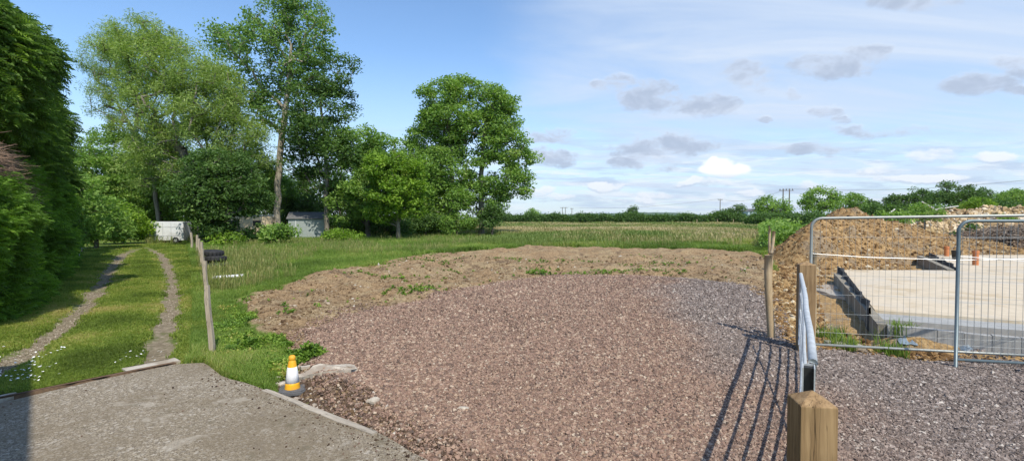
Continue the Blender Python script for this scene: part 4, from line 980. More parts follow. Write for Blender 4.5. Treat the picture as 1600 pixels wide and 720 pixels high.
# hawthorn / maple
r_, n_ = tree('maple_tree', B(575, 42), [(572,330),(570,290),(575,260)], [(565,235,40,36),(600,245,34,34,1),(550,280,42,42),(590,290,44,44,-1),(540,320,34,30)], 42, 'mid', 'rounded mid green tree right of the darker ash', group=GW, leafsz=.24, clump=.7, leaves=95, rb=.22, dens=1.0, barkm=m_barkd); total += n_
r_, n_ = tree('maple_tree', B(622, 40), [(620,330),(618,300)], [(620,272,30,32),(602,305,30,30,-1),(643,290,20,28),(634,325,26,16),(590,262,24,18,-1),(655,262,12,14),(596,332,22,14)], 39.5, 'bright', 'bright yellow green maple in full sun beside the large twin tree', group=GW, leafsz=.25, clump=.6, leaves=90, rb=.16, dens=1.1); total += n_
# large twin tree
r_, n_ = tree('ash_tree', B(712, 48), [(710,320),(706,270),(702,220),(700,170)],
 [(690,150,36,30),(700,190,48,34),(680,215,40,36,1),(665,260,36,34,-1),(700,265,42,42),(690,315,46,30,-1),(652,285,26,46),(648,235,16,18),(720,140,26,20,1)], 48, 'mid', 'left half of the large twin tree by the open field', group=GW, leafsz=.27, clump=.8, leaves=88, rb=.3, dens=1.05, barkm=m_bark); total += n_
r_, n_ = tree('ash_tree', B(752, 48), [(752,320),(752,270),(756,220),(760,180)],
 [(765,160,36,30),(785,185,28,34,1),(750,205,44,36),(790,225,36,26,0),(812,255,26,32,1),(770,270,46,36),(805,290,26,22),(750,310,44,28),(795,165,16,20)], 48, 'mid', 'right half of the large twin tree, nearest the open field', group=GW, leafsz=.27, clump=.8, leaves=88, rb=.3, dens=1.05, barkm=m_bark); total += n_
# understorey shrubs (dark) from lane end to the twin tree
shr = [(150,372,46,60,30,'mid','leafy shrub closest to the hedge on the left of the track end'),(192,374,36,50,35,'bright','sunlit leafy shrub between hedge and white trailer'),(125,372,24,90,27,'mid','leafy tree rising directly behind the hedge end'),
 (235,350,30,45,47,'dark','dark shrub behind the white trailer'),(180,330,62,118,44,'mid','tall leafy tree filling the gap above the track end'),(431,374,20,26,33,'mid','leafy shrub at the foot of the tall ash'),(478,345,30,40,52,'dark','dark shrub behind the grey shed'),(430,318,30,40,50,'mid','leafy shrub above the cream caravan'),
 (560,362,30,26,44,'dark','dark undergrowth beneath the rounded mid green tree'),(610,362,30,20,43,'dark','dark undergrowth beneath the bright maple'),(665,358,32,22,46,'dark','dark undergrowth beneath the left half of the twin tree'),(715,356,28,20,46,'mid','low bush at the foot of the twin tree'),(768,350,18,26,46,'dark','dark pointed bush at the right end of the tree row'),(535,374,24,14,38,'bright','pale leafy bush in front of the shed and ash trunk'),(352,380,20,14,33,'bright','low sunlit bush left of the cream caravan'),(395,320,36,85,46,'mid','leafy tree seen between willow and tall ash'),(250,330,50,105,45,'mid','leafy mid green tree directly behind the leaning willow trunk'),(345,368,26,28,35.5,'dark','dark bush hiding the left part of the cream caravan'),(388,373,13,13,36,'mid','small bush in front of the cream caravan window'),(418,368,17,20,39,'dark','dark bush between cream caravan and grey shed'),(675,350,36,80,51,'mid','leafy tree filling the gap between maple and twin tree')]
for px, py, rx, ry, d, kd, lb in shr:
    c0 = D(px, py, d); low = max(ry*.9, 1)
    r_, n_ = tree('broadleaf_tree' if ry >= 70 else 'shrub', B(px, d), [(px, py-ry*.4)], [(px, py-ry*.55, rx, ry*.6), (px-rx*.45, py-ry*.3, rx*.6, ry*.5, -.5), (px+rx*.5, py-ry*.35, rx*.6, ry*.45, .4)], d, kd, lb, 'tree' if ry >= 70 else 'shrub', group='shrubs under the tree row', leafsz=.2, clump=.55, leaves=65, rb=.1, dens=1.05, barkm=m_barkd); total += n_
# background tree wall behind everything on the left
bgt = [(60,250,48,'dark'),(150,255,54,'mid'),(230,270,56,'dark'),(300,255,56,'mid'),(370,270,57,'dark'),(440,285,58,'dark'),(500,290,58,'dark'),(560,290,58,'dark'),(640,275,60,'dark')]
for i, (px, py, d, kd) in enumerate(bgt):
    lbs = ['behind the conifers at far left', 'above the end of the track', 'behind the white trailer', 'behind the big willow', 'between willow and tall ash', 'behind the tall ash trunk', 'behind the darker ash', 'behind the rounded mid green tree', 'behind the gap before the twin tree']
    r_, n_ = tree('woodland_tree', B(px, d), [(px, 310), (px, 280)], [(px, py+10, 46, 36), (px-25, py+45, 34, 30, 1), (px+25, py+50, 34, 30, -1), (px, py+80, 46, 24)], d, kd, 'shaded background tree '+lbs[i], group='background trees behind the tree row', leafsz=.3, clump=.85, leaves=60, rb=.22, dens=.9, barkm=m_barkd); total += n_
print('leaves', total)
# distant trees and bushes on the right
dist = [(831,336,11,8,170,'mid','small lone tree on the horizon right of the twin tree'),(989,332,9,7,190,'dark','small round bush above the far hedge in mid field'),
 (1149,329,13,9,150,'dark','dark bush beside the pale barn on the horizon'),(1207,324,28,15,110,'mid','broad rounded tree at the end of the fence posts'),(1281,312,27,17,115,'mid','round field oak behind the left of the spoil heap'),(1330,317,20,13,125,'mid','smaller field tree right of the round oak'),(1362,322,14,8,130,'dark','low dark bush right of the smaller field tree'),
 (1403,315,20,12,130,'dark','spreading tree left of the large dark oak'),(1438,309,18,14,130,'dark','dark tree touching the left side of the large oak'),(1488,305,34,17,120,'dark','large dark oak on the horizon at right'),(1545,308,30,11,160,'dark','low distant tree right of the large oak'),(1590,309,30,12,150,'mid','distant tree at the right edge of the photo'),(1128,336,14,8,140,'dark','dark bush at the right end of the far hedge')]
for px, py, rx, ry, d, kd, lb in dist:
    r_, n_ = tree('field_tree', B(px, d), [(px, py+ry*.3)], [(px, py-ry*.1, rx, ry), (px-rx*.5, py+ry*.3, rx*.55, ry*.7), (px+rx*.5, py+ry*.3, rx*.55, ry*.7)], d, kd, lb, group='distant field trees', leafsz=.5, clump=1.3, leaves=60, rb=.3, dens=1.0, barkm=m_barkd); total += n_
# hedges
def hedge(name, pa, pb, h, w, n, kind, label, lsz=.3, csz=.6, hv=.25):
    pa = np.array(pa[:2]); pb = np.array(pb[:2]); t = (pb-pa); L = np.linalg.norm(t); t /= L; nn = np.array([-t[1], t[0]])
    nc = n//40; u = R.uniform(0, L, nc); q = R.uniform(-1, 1, nc); hh = h*(1-hv+2*hv*fbm(u*.25, u*0, s=140)); z = R.uniform(.1, 1, nc)**.7*hh*(1-.25*q*q)
    c = np.c_[pa[0]+t[0]*u+nn[0]*q*w, pa[1]+t[1]*u+nn[1]*q*w, z]
    ci = np.repeat(np.arange(nc), 40); v = R.normal(size=(len(ci), 3))*.5*csz; pos = c[ci]+v; pos[:, 2] = np.maximum(pos[:, 2], .02); m = len(pos)
    rt = empty(name, (pa[0], pa[1], 0), label=label, cat='hedge')
    o = scatter('foliage', LEAF, pos, rots(rr(m), R.normal(0, .7, m), R.normal(0, .7, m)), lsz*R.uniform(.6, 1.4, m), np.clip(R.normal(.45, .16, m)+R.normal(0, .12, nc)[ci], 0, 1), LM[kind])
    root_at(rt, [o])
hedge('field_hedge', D(770, 340, 150), D(1165, 340, 125), 2.5, 1.6, 60000, 'dark', 'long low dark hedge along the far side of the field', .45, .8, .3)
hedge('field_hedge', D(1175, 340, 95), D(1360, 340, 62), 2.1, 1.6, 36000, 'dark', 'green hedge behind the spoil heap', .35, .7)
hedge('field_hedge', D(1345, 340, 64), D(1720, 340, 50), 3.0, 1.8, 60000, 'dark', 'tall green hedge behind the rubble heap at right', .32, .7, .15)
hedge('nettle_bank', D(1234, 350, 27), D(1206, 345, 62), 1.1, 1.1, 34000, 'mid', 'bank of nettles and weeds right of the fence posts', .2, .45, .4)
for o_ in col.objects:
    if o_.name.startswith('nettle_bank'): o_['category'] = 'weeds'
plantd = [(1445,336,34,26,14,'mid','green scrub on the left of the rubble heap'),(1395,345,30,22,11,'mid','scrub between spoil heap and rubble heap'),(1510,364,31.5,18,14,'dark','dark green bush in front of the rubble heap'),(1565,345,38,22,8,'bright','weeds in front of the right end of the rubble heap'),(1530,322,48,22,12,'bright','pale feathery bush behind the rubble heap')]
for px, py, d, rx, ry, kd, lb in plantd:
    r_, n_ = tree('shrub', B(px, d), [(px, py-2)], [(px, py-ry*.4, rx, ry*.7), (px-rx*.4, py, rx*.6, ry*.5), (px+rx*.4, py, rx*.6, ry*.5)], d, kd, lb, 'shrub', group='scrub around the heaps', leafsz=.16, clump=.4, leaves=50, rb=.05, dens=1.0, barkm=m_barkd)
# ------------------------------------------------------------------ conifers and clipped hedge at left
def spray_temp():
    V = []; Fc = []; n = 9
    ax = [np.array([t, 0, -.35*t*t]) for t in np.linspace(0, 1, n)]
    for i in range(1, n):
        L = .34*math.sin(PI*min(1, .25+i/n*.75))+.06
        for sgn in (-1, 1):
            b = ax[i-1]; w = .045; tip = b+np.array([.22, sgn*L, -.06-.1*R.uniform()]); k = len(V)
            V += [b, b+np.array([.07, 0, .01]), b+np.array([.16, sgn*L*.55, R.normal(0, .02)]), tip]; Fc += [(k, k+1, k+2), (k, k+2, k+3)]
    k = len(V); V += [ax[-2]+[0, .05, 0], ax[-2]-[0, .05, 0], ax[-1]+np.array([.12, 0, -.05])]; Fc.append((k, k+1, k+2))
    return np.array(V), np.array(Fc)
SPRAY = [spray_temp() for _ in range(5)]
m_con = leafmat('conifer_sprays', [(0, (.045, .095, .018)), (.5, (.11, .20, .035)), (.8, (.22, .34, .055)), (1, (.34, .46, .09))], .48, .6)
m_con2 = leafmat('clipped_sprays', [(0, (.06, .12, .018)), (.5, (.14, .27, .035)), (.8, (.25, .41, .05)), (1, (.36, .52, .08))], .48, .6)
m_core = simple('inner_shade', (.05, .04, .025), .95, .3, 5)  # near-black colour stands in for shade inside the hedge
HB = np.array([P(-170, 560)[:2], P(0, 497)[:2], P(55, 455)[:2], P(80, 425)[:2], P(93, 404)[:2]])
seg = np.linalg.norm(np.diff(HB, axis=0), axis=1); cum = np.concatenate([[0], np.cumsum(seg)])
def hpt(u):
    return np.stack([np.interp(u, cum, HB[:, 0]), np.interp(u, cum, HB[:, 1])], -1)
def hnorm(u):
    a = hpt(np.minimum(u+.1, cum[-1])); b = hpt(np.maximum(u-.1, 0)); t = a-b; t /= np.linalg.norm(t, axis=1)[:, None]; return np.c_[t[:, 1], -t[:, 0]]
n = 40000; u = R.uniform(0, cum[-1], n); z = R.uniform(.03, 3.1, n); nn = hnorm(u); b0 = hpt(u)
bul = (fbm(u*.7, z*.8, s=150)-.5)*1.5+(fbm(u*2.2, z*2.2, s=151)-.5)*.8-.12*np.clip(z-2.3, 0, 1)
patch = np.exp(-((u-(cum[1]+1.8))/2.2)**2-((z-(3.0-.16*(u-cum[1])))/.5)**2)     # cut brown hollow
keep = R.uniform(size=n) > patch*1.6; bul = bul-patch*.7
dep = bul-R.uniform(0, .4, n)**1.5
pos = np.c_[b0+nn*dep[:, None], z]; yaw = np.arctan2(nn[:, 1], nn[:, 0])+R.normal(0, .55, n)
L = R.uniform(.11, .28, n)*(1+u/22)
tint = np.clip(R.normal(.4, .16, n)+(fbm(u*.8, z*.8, s=152)-.5)*.9, 0, 1)
hd = empty('conifer_hedge', (*hpt(np.array([3.0]))[0], 0), label='dense clipped conifer hedge at far left with a brown bare hollow', cat='hedge')
o1 = scatter('foliage', SPRAY, pos[keep], rots(yaw[keep], R.normal(-.25, .45, keep.sum()), R.normal(0, .6, keep.sum())), L[keep], tint[keep], m_con2)
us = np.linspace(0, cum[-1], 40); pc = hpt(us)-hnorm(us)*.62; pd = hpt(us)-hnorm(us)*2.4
o2 = flat_poly('shade_core', list(pc)+list(pd[::-1]), -.1, 2.95, m_core)  # solid backing, its dark colour shows as shade in gaps between sprays
n = 9000; uu = cum[1]+1.6+R.normal(0, 1.9, n); zz = 3.0-.16*(uu-cum[1])+R.normal(0, .34, n); k = (uu > 0) & (uu < cum[-1]-.2) & (zz < 3.4); uu, zz = uu[k], zz[k]; n = len(uu); nq = hnorm(uu)
p0 = np.c_[hpt(uu)-nq*R.uniform(.05, .6, (n, 1)), zz]; dr = np.c_[nq*.7+R.normal(0, .9, (n, 2)), R.normal(-.3, .8, n)]; p1 = p0+dr*R.uniform(.06, .2, (n, 1))
V, Fc = tubes_fast((p0, p1, np.full(n, .006), np.full(n, .002)), 4)
o3 = link('dead_branches', npmesh('dead_branches', V, Fc), simple('dead_brown', (.27, .18, .125), .9, .35, 6))
root_at(hd, [o1, o2, o3])
def conifer(px, d, h, r, n, label, off=0, sp=.55, zmin=1.2):
    p = D(px, 345, d); bx, by = p[0], p[1]; rt = empty('conifer_tree', (bx, by, 0), label=label, cat='conifer', group='tall conifers above the hedge')
    t = R.uniform(0, 1, n)**.85; z = zmin+t*(h-zmin); a = rr(n); prof = r*(1-t**3)**.5*(.8+.25*t)*(.62+.5*fbm(a*1.4, z*.9, s=160+int(d))+.35*fbm(a*3.5, z*2.4, s=170+int(d)))
    q = R.uniform(.72, 1.02, n)*prof
    pos = np.c_[bx+q*np.cos(a), by+q*np.sin(a), z]
    o1 = scatter('foliage', SPRAY, pos, rots(a+R.normal(0, .4, n), R.normal(.15, .4, n), R.normal(0, .5, n)), sp*R.uniform(.6, 1.3, n), np.clip(R.normal(.38, .15, n)+(fbm(a*1.5, z*1.1, s=162)-.5)*.8, 0, 1), m_con)
    mb = MB(); mb.tube([(bx, by, -.1), (bx, by, h*.5), (bx, by, h*.97)], [.2, .13, .02], 8)
    for i in range(60):
        zz = R.uniform(1, h*.9); aa = R.uniform(0, 6.28); L = r*.8*(1-(zz/h)**2.2)**.6; mb.tube([(bx, by, zz), (bx+L*math.cos(aa), by+L*math.sin(aa), zz+.2)], [.035, .01], 5)
    o2 = mb.build('trunk', m_barkd); root_at(rt, [o1, o2])
conifer(-165, 9.8, 7.2, 2.4, 17000, 'nearest tall conifer, cut by the left edge of the photo', sp=.34, zmin=3.9)
conifer(-78, 13.2, 8.0, 2.4, 15000, 'second tall conifer rising above the brown hollow of the hedge', sp=.38, zmin=3.3)
conifer(-20, 17.5, 8.3, 2.2, 13000, 'third tall conifer, with its shoulder against the sky', sp=.42)
conifer(28, 21.5, 7.6, 1.7, 9000, 'rearmost tall conifer beside the willow', sp=.45)
# ------------------------------------------------------------------ trailer, caravan, shed
m_wpaint = simple('trailer_white', (.62, .63, .64), .55, .12, 3, bump=.1, c2=(.5, .5, .5)); m_seam = simple('trailer_seams', (.35, .36, .37), .6, .1)
m_tyre = simple('tyre_rubber', (.022, .022, .024), .75, .3, 20); m_rim = simple('steel_rim', (.4, .4, .42), .5, .1, metal=.5)
c0 = D(268, 378, 37)
tr = empty('box_trailer', (c0[0], c0[1], float(hz(c0[0], c0[1]))), math.radians(12), label='white panelled box trailer at the end of the grass track', cat='trailer')
Lt, Ht, Wt = 2.25, 1.6, 1.5
prof = [(-Lt/2+.12, .2), (Lt/2, .2), (Lt/2, Ht), (-Lt/2+.1, Ht), (-Lt/2, Ht-.25), (-Lt/2-.02, .5)]
V = [(x, -Wt/2, z) for x, z in prof]+[(x, Wt/2, z) for x, z in prof]; n = 6
MB().add(V, [tuple(range(n)), tuple(range(2*n-1, n-1, -1))]+[((i+1) % n, i, n+i, n+(i+1) % n) for i in range(n)]).build('body', m_wpaint, tr, bevel=.02)
mb = MB()
for x in (-.8, -.25, .3, .85): mb.box((x, -Wt/2-.006, .87), (.02, .008, 1.3))
for z in (.55, 1.2): mb.box((.05, -Wt/2-.0105, z), (Lt-.4, .006, .012))
mb.build('panel_seams', m_seam, tr)
for sy in (-1, 1):
    w = MB().tube([(.6, sy*(Wt/2-.06)-.08*sy, .22), (.6, sy*(Wt/2-.06)+.08*sy, .22)], .22, 20).build('wheel', m_tyre, tr)
    MB().tube([(.6, sy*(Wt/2-.06)+.06*sy, .22), (.6, sy*(Wt/2-.06)+.09*sy, .22)], .12, 16).build('rim', m_rim, w)
MB().tube([(-Lt/2, 0, .35), (-Lt/2-.7, 0, .35)], .04, 8).build('drawbar', m_rim, tr)
m_cream = simple('caravan_cream', (.62, .5, .33), .5, .1, 3, bump=.05); m_glass = simple('dark_glass', (.03, .035, .04), .1, .1)
c0 = D(396, 372, 42); cv = empty('caravan', (c0[0], c0[1], float(hz(c0[0], c0[1]))), math.radians(-6), label='cream caravan half hidden by bushes behind the rough grass', cat='caravan')
prof = [(-1.6, .4), (1.6, .4), (1.75, 1.2), (1.5, 2.0), (-1.3, 2.05), (-1.75, 1.3)]
V = [(x, -1, z) for x, z in prof]+[(x, 1, z) for x, z in prof]
MB().add(V, [tuple(range(6)), tuple(range(11, 5, -1))]+[((i+1) % 6, i, 6+i, 6+(i+1) % 6) for i in range(6)]).build('body', m_cream, cv, bevel=.06)
MB().box((.1, 0, 2.09), (2.7, 1.9, .06)).build('roof', m_wpaint, cv)
for x in (-.95, 1.0): MB().box((x, -1.006, 1.45), (.7, .02, .45)).build('window', m_glass, cv)
MB().box((.05, -1.008, 1.2), (.6, .02, 1.4)).build('door', m_cream, cv)
MB().tube([(.3, -1, .3), (.3, -.8, .3)], .3, 18).build('wheel', m_tyre, cv)
m_shed = simple('shed_boards', (.30, .34, .33), .8, .2, 4, stretch=(1, 1, 8)); m_felt = simple('roof_felt', (.12, .12, .12), .9, .3, 6)
c0 = D(484, 372, 44); sh_ = empty('garden_shed', (c0[0], c0[1], float(hz(c0[0], c0[1]))), math.radians(14), label='grey boarded shed with low felt roof between the two ash trunks', cat='shed')
w, dd_, he, hr = 3.1, 2.4, 1.85, 2.35
mb = MB()
for i in range(14):
    z = .1+i*(he-.1)/14; mb.box((0, -dd_/2+.005*(i % 1), z+.062), (w, .03, (he-.1)/14-.008))
mb.build('front_cladding', m_shed, sh_)
V = [(-w/2, -dd_/2+.03, 0), (w/2, -dd_/2+.03, 0), (w/2, dd_/2, 0), (-w/2, dd_/2, 0), (-w/2, -dd_/2+.03, he), (w/2, -dd_/2+.03, he), (w/2, dd_/2, he), (-w/2, dd_/2, he), (-w/2+.01, 0, hr), (w/2-.01, 0, hr)]
MB().add(V, [(0, 1, 5, 4), (1, 2, 6, 9, 5), (2, 3, 7, 6), (3, 0, 4, 8, 7), (4, 5, 9, 8), (6, 7, 8, 9)]).build('walls', m_shed, sh_)
for sg in (-1, 1):
    V = [(-w/2-.15, sg*(dd_/2+.15), he-.06), (w/2+.15, sg*(dd_/2+.15), he-.06), (w/2+.15, 0, hr+.03), (-w/2-.15, 0, hr+.03)]
    V2 = [(a, b, c+.04) for a, b, c in V]
    MB().add(V+V2, [(0, 1, 2, 3), (7, 6, 5, 4), (0, 4, 5, 1), (1, 5, 6, 2), (2, 6, 7, 3), (3, 7, 4, 0)]).build('roof', m_felt, sh_)
MB().box((-.95, -dd_/2-.02, 1.0), (.05, .02, 1.75)).build('corner_trim', m_wpaint, sh_)
# ------------------------------------------------------------------ tyres
def tyre(p, r, w, tilt, rz_, label):
    rt = empty('old_tyre', p, rz_, label=label, cat='tyre', group='stack of old tyres by the stakes'); rt.rotation_euler = (tilt[0], tilt[1], rz_)
    pr = []
    for t in np.linspace(0, 2*PI, 17)[:-1]:
        c_, s_ = math.cos(t), math.sin(t); pr.append((r-.14+.14*np.sign(c_)*abs(c_)**.55, w/2*np.sign(s_)*abs(s_)**.55))
    pr.append(pr[0]); cs = MB().lathe(pr, k=32).build('casing', m_tyre, rt, True)
    mb = MB()
    for i in range(36):
        a = 2*PI*i/36; mb.box((r*math.cos(a), r*math.sin(a), 0), (.014, .045, w*.72), rz3(a)@rx3(.5 if i % 2 else -.5))
    mb.build('tread', m_tyre, cs)
pt_ = P(334, 416)
z0 = float(hz(pt_[0], pt_[1]))-.06
tyre((pt_[0]+.08, pt_[1], z0+.13), .40, .2, (.03, .02), .3, 'bottom tyre of the stack, half sunk in grass')
tyre((pt_[0]+.05, pt_[1], z0+.36), .41, .22, (-.05, .05), 1.0, 'middle tyre of the black stack beside the stakes')
tyre((pt_[0]-.04, pt_[1]+.02, z0+.59), .38, .2, (.06, -.06), 2.0, 'top tyre of the black stack beside the stakes')
# white board in the grass
p = P(356, 437); o = MB().box((0, 0, 0), (.85, .16, .025)).build('white_board', m_wh, bevel=.004); o.location = (p[0], p[1], float(hz(p[0], p[1]))+.13); o.rotation_euler = (.3, -.05, .12)
tag(o, 'narrow white plastic board lying in the grass below the tyres', 'board')
# orange bucket on bin by the hedge
pb_ = P(103, 413); bn = empty('garden_bin', (pb_[0]+.3, pb_[1], float(hz(pb_[0], pb_[1]))), label='small grey garden bin at the foot of the conifer hedge', cat='bin')
m_bin = simple('bin_grey', (.25, .28, .31), .6, .15)
MB().lathe([(0, 0), (.17, 0), (.21, .38), (.225, .4), (.2, .4), (.16, .04), (0, .04)], k=18).build('tub', m_bin, bn, True)
m_orb = simple('orange_plastic', (.75, .2, .05), .5, .1)
ob = empty('orange_bucket', (pb_[0]+.3, pb_[1], float(hz(pb_[0], pb_[1]))+.56), label='orange bucket tipped on its side on the grey garden bin', cat='bucket'); ob.rotation_euler = (0, 1.25, .5)
MB().lathe([(0, -.15), (.11, -.15), (.15, .15), (.16, .16), (.14, .16), (.1, -.12), (0, -.12)], k=18).build('tub', m_orb, ob, True)
MB().tube([(.15*math.cos(t), .15*math.sin(t)*.4+.02, .15+.12*math.sin(t)) for t in np.linspace(0, PI, 8)], .005, 5).build('handle', m_wire, ob)
# ------------------------------------------------------------------ poles, barn
m_polew = simple('pole_timber', (.14, .12, .1), .9, .2)
def power_pole(px, d, h, twin, label):
    p = D(px, 340, d); rt = empty('power_pole', (p[0], p[1], 0), label=label, cat='power pole', group='electricity poles on the horizon')
    for x in ((-.9, .9) if twin else (0,)): MB().tube([(x, 0, -.5), (x, 0, h)], [.2, .15], 8).build('pole', m_polew, rt)
    MB().box((0, 0, h-.5), (4.2 if twin else 1.8, .18, .16)).build('crossarm', m_polew, rt)
    mb = MB()
    for x in (-1.8, 0, 1.8): mb.lathe([(0, 0), (.1, .02), (.12, .2), (.06, .4), (0, .42)], (x*(1 if twin else .45), 0, h-.42), 8)
    mb.build('insulators', m_blk, rt); return (p[0], p[1], h)
pA = power_pole(1228, 140, 10.2, True, 'twin wooden power pole nearest, above the broad rounded tree')
pB = power_pole(1125, 210, 10.0, False, 'single power pole standing right of the bright cloud')
pC = power_pole(881, 290, 8.2, True, 'twin power pole far off, nearest the lone horizon tree')
pD = power_pole(893.5, 300, 7.8, False, 'faint single power pole right of the far twin pole')
mb = MB()
for off in (-1.7, 0, 1.7):
    for a_, b_ in ((np.array(pC), np.array(pB)), (np.array(pB), np.array(pA)), (np.array(pA), D(1760, 262, 100))):
        mb.tube([a_+(b_-a_)*t+np.array([off*.6, off, -5*4*t*(1-t)*.4]) for t in np.linspace(0, 1, 9)], .012, 4)
tag(mb.build('power_lines', m_polew), 'thin overhead wires strung between the horizon power poles', 'power lines')
p = D(1172, 340, 170); bn = empty('barn', (p[0], p[1], 0), label='tiny pale blue barn on the horizon between dark bushes', cat='barn')
m_barn = simple('barn_sheet', (.42, .52, .58), .6, .1)
MB().box((0, 0, 2.0), (4.5, 6, 4.0)).build('walls', m_barn, bn)
MB().add([(-2.5, -3.2, 4.003), (2.5, -3.2, 4.003), (2.5, 3.2, 4.003), (-2.5, 3.2, 4.003), (0, -3.2, 5.0), (0, 3.2, 5.0)], [(0, 1, 4), (2, 3, 5), (1, 2, 5, 4), (3, 0, 4, 5), (0, 3, 2, 1)]).build('roof', m_felt, bn)
# hills
m_hill = simple('far_hills', (.05, .09, .04), .95, .2, .01)
def hills(name, x0, x1, d, hpx, seed):
    V = []; n = 60
    for i in range(n+1):
        px = x0+(x1-x0)*i/n; e = math.sin(PI*i/n)**.7; t = D(px, 340-hpx*e*(.6+.7*fbm(np.array([i*.12]), np.array([0.]), s=seed)[0]), d)
        g0 = D(px, 340, d-450); g1 = D(px, 340, d+900); V += [(g0[0], g0[1], -3), (t[0], t[1], t[2]), (g1[0], g1[1], -3)]
    Fs = [(i*3+k_, (i+1)*3+k_, (i+1)*3+k_+1, i*3+k_+1) for i in range(n) for k_ in (0, 1)]
    tag(MB().add(V, Fs).build(name, m_hill, smooth=True), kind='structure')
hills('hills', 860, 1130, 3600, 10, 200); hills('hills', 740, 1010, 2600, 5, 201); hills('hills', 1450, 1800, 2500, 40, 202)
# ------------------------------------------------------------------ house behind the camera on the left whose roof shades the drive corner
m_render = simple('house_render', (.6, .55, .46), .9, .08, 3); m_tile = simple('roof_tiles', (.25, .13, .09), .9, .25, 9)
ap = np.array([-4.84, 2.5]); e1 = np.array([.70, -.715]); e2 = np.array([-.715, -.70]); L1, L2 = 6.5, 8
hs = empty('house', (ap[0], ap[1], 0), label='cream rendered house just outside the left edge of the photo', cat='house')
c_ = [ap, ap+e2*L2, ap+e2*L2+e1*L1, ap+e1*L1]
k1 = MB().prism(c_, -.2, 5.5).build('walls', m_render)
ov = [ap-(e1+e2)*.0, ap+e2*L2, ap+e2*L2+e1*L1, ap+e1*L1]; rg0, rg1 = ap+e1*.4+e2*.4, None
mid1, mid2 = ap+e1*(L1/2)+e2*1.5, ap+e1*(L1/2)+e2*(L2-1.5)
V = [(*c_[0], 5.504), (*c_[1], 5.504), (*c_[2], 5.504), (*c_[3], 5.504), (*mid1, 6.9), (*mid2, 6.9)]
k2 = MB().add(V, [(0, 4, 3), (0, 1, 5, 4), (1, 2, 5), (3, 4, 5, 2), (0, 3, 2, 1)]).build('roof', m_tile)
q = ap+e1*3+(-e2)*.01; k3 = MB().box((q[0], q[1], 1.05), (.95, .06, 2.1), rz3(math.atan2(e1[1], e1[0]))).build('door', m_wpaint)
q = ap+e1*1.2+(-e2)*.01; k4 = MB().box((q[0], q[1], 3.9), (1.1, .06, 1.1), rz3(math.atan2(e1[1], e1[0]))).build('window', m_glass)
root_at(hs, [k1, k2, k3, k4])
# ------------------------------------------------------------------ air
m_air = bpy.data.materials.new('air'); m_air.use_nodes = True; nt = m_air.node_tree; nt.nodes.clear(); T = NT(nt)
pv = T.n('ShaderNodeVolumePrincipled', {'Color': (.86, .93, 1, 1), 'Density': .00005, 'Anisotropy': .2}); T.n('ShaderNodeOutputMaterial', {'Volume': pv.outputs[0]})
tag(MB().box((0, 2400, 110), (9500, 5400, 230.9)).build('haze', m_air), 'thin bluish air softening the far hills beyond the field', 'haze', kind='stuff')
# ------------------------------------------------------------------ light
sv = np.array([.32, -.80, 1.10]); sv /= np.linalg.norm(sv)
el = math.asin(sv[2]); az = math.atan2(sv[0], sv[1])
sun = bpy.data.lights.new('sun', 'SUN'); sun.energy = 4.2; sun.angle = math.radians(.53); sun.color = (1, .93, .80)
so = bpy.data.objects.new('sun', sun); col.objects.link(so); so.location = (0, -20, 30)
from mathutils import Vector
so.rotation_euler = Vector(sv).to_track_quat('Z', 'Y').to_euler()
w = bpy.data.worlds.new('World'); sc.world = w; w.use_nodes = True; w.node_tree.nodes.clear(); T = NT(w.node_tree)
STR = .14
sky = T.n('ShaderNodeTexSky', sky_type='NISHITA', sun_disc=False, sun_elevation=el, sun_rotation=az, altitude=50, air_density=1.0, dust_density=.6, ozone_density=2.0)
tc = T.n('ShaderNodeTexCoord').outputs['Generated']; sx = T.n('ShaderNodeSeparateXYZ', {0: tc}).outputs
zc = T.m('MAXIMUM', sx[2], .0); yy = T.m('MAXIMUM', sx[1], .02)
pl = T.n('ShaderNodeCombineXYZ', {0: T.m('DIVIDE', sx[0], T.m('ADD', zc, .09)), 1: T.m('DIVIDE', sx[1], T.m('ADD', zc, .09)), 2: 0.0}).outputs[0]
A = T.m('DIVIDE', sx[0], yy); E = T.m('DIVIDE', sx[2], yy)
w1 = T.n('ShaderNodeTexNoise', {'Vector': tc, 'Scale': 9.0, 'Detail': 6.0, 'Roughness': .65}); ws = T.n('ShaderNodeSeparateColor', {0: w1.outputs['Color']}).outputs
Aw = T.m('ADD', A, T.m('MULTIPLY', T.m('SUBTRACT', ws[0], .5), .11)); Ew = T.m('ADD', E, T.m('MULTIPLY', T.m('SUBTRACT', ws[1], .5), .055))
def blob(px, py, rx, ry, soft=1.0, Ax=Aw, Ex=Ew):
    a0 = (px-800)/F; e0 = (340-py)/F
    da = T.m('DIVIDE', T.m('SUBTRACT', Ax, a0), rx/F); de = T.m('DIVIDE', T.m('SUBTRACT', Ex, e0), ry/F)
    r2 = T.m('ADD', T.m('MULTIPLY', da, da), T.m('MULTIPLY', de, de))
    return T.m('SUBTRACT', 1.0, T.ss(r2, .15, 1.0+soft))
def union(lst):
    r = lst[0]
    for x in lst[1:]: r = T.m('MAXIMUM', r, x)
    return r
K = 1/STR
def C(r, g, b): return (r*K, g*K, b*K)
base = T.mix(1.0, sky.outputs[0], (.98, 1.13, 1.24), 'MULTIPLY')
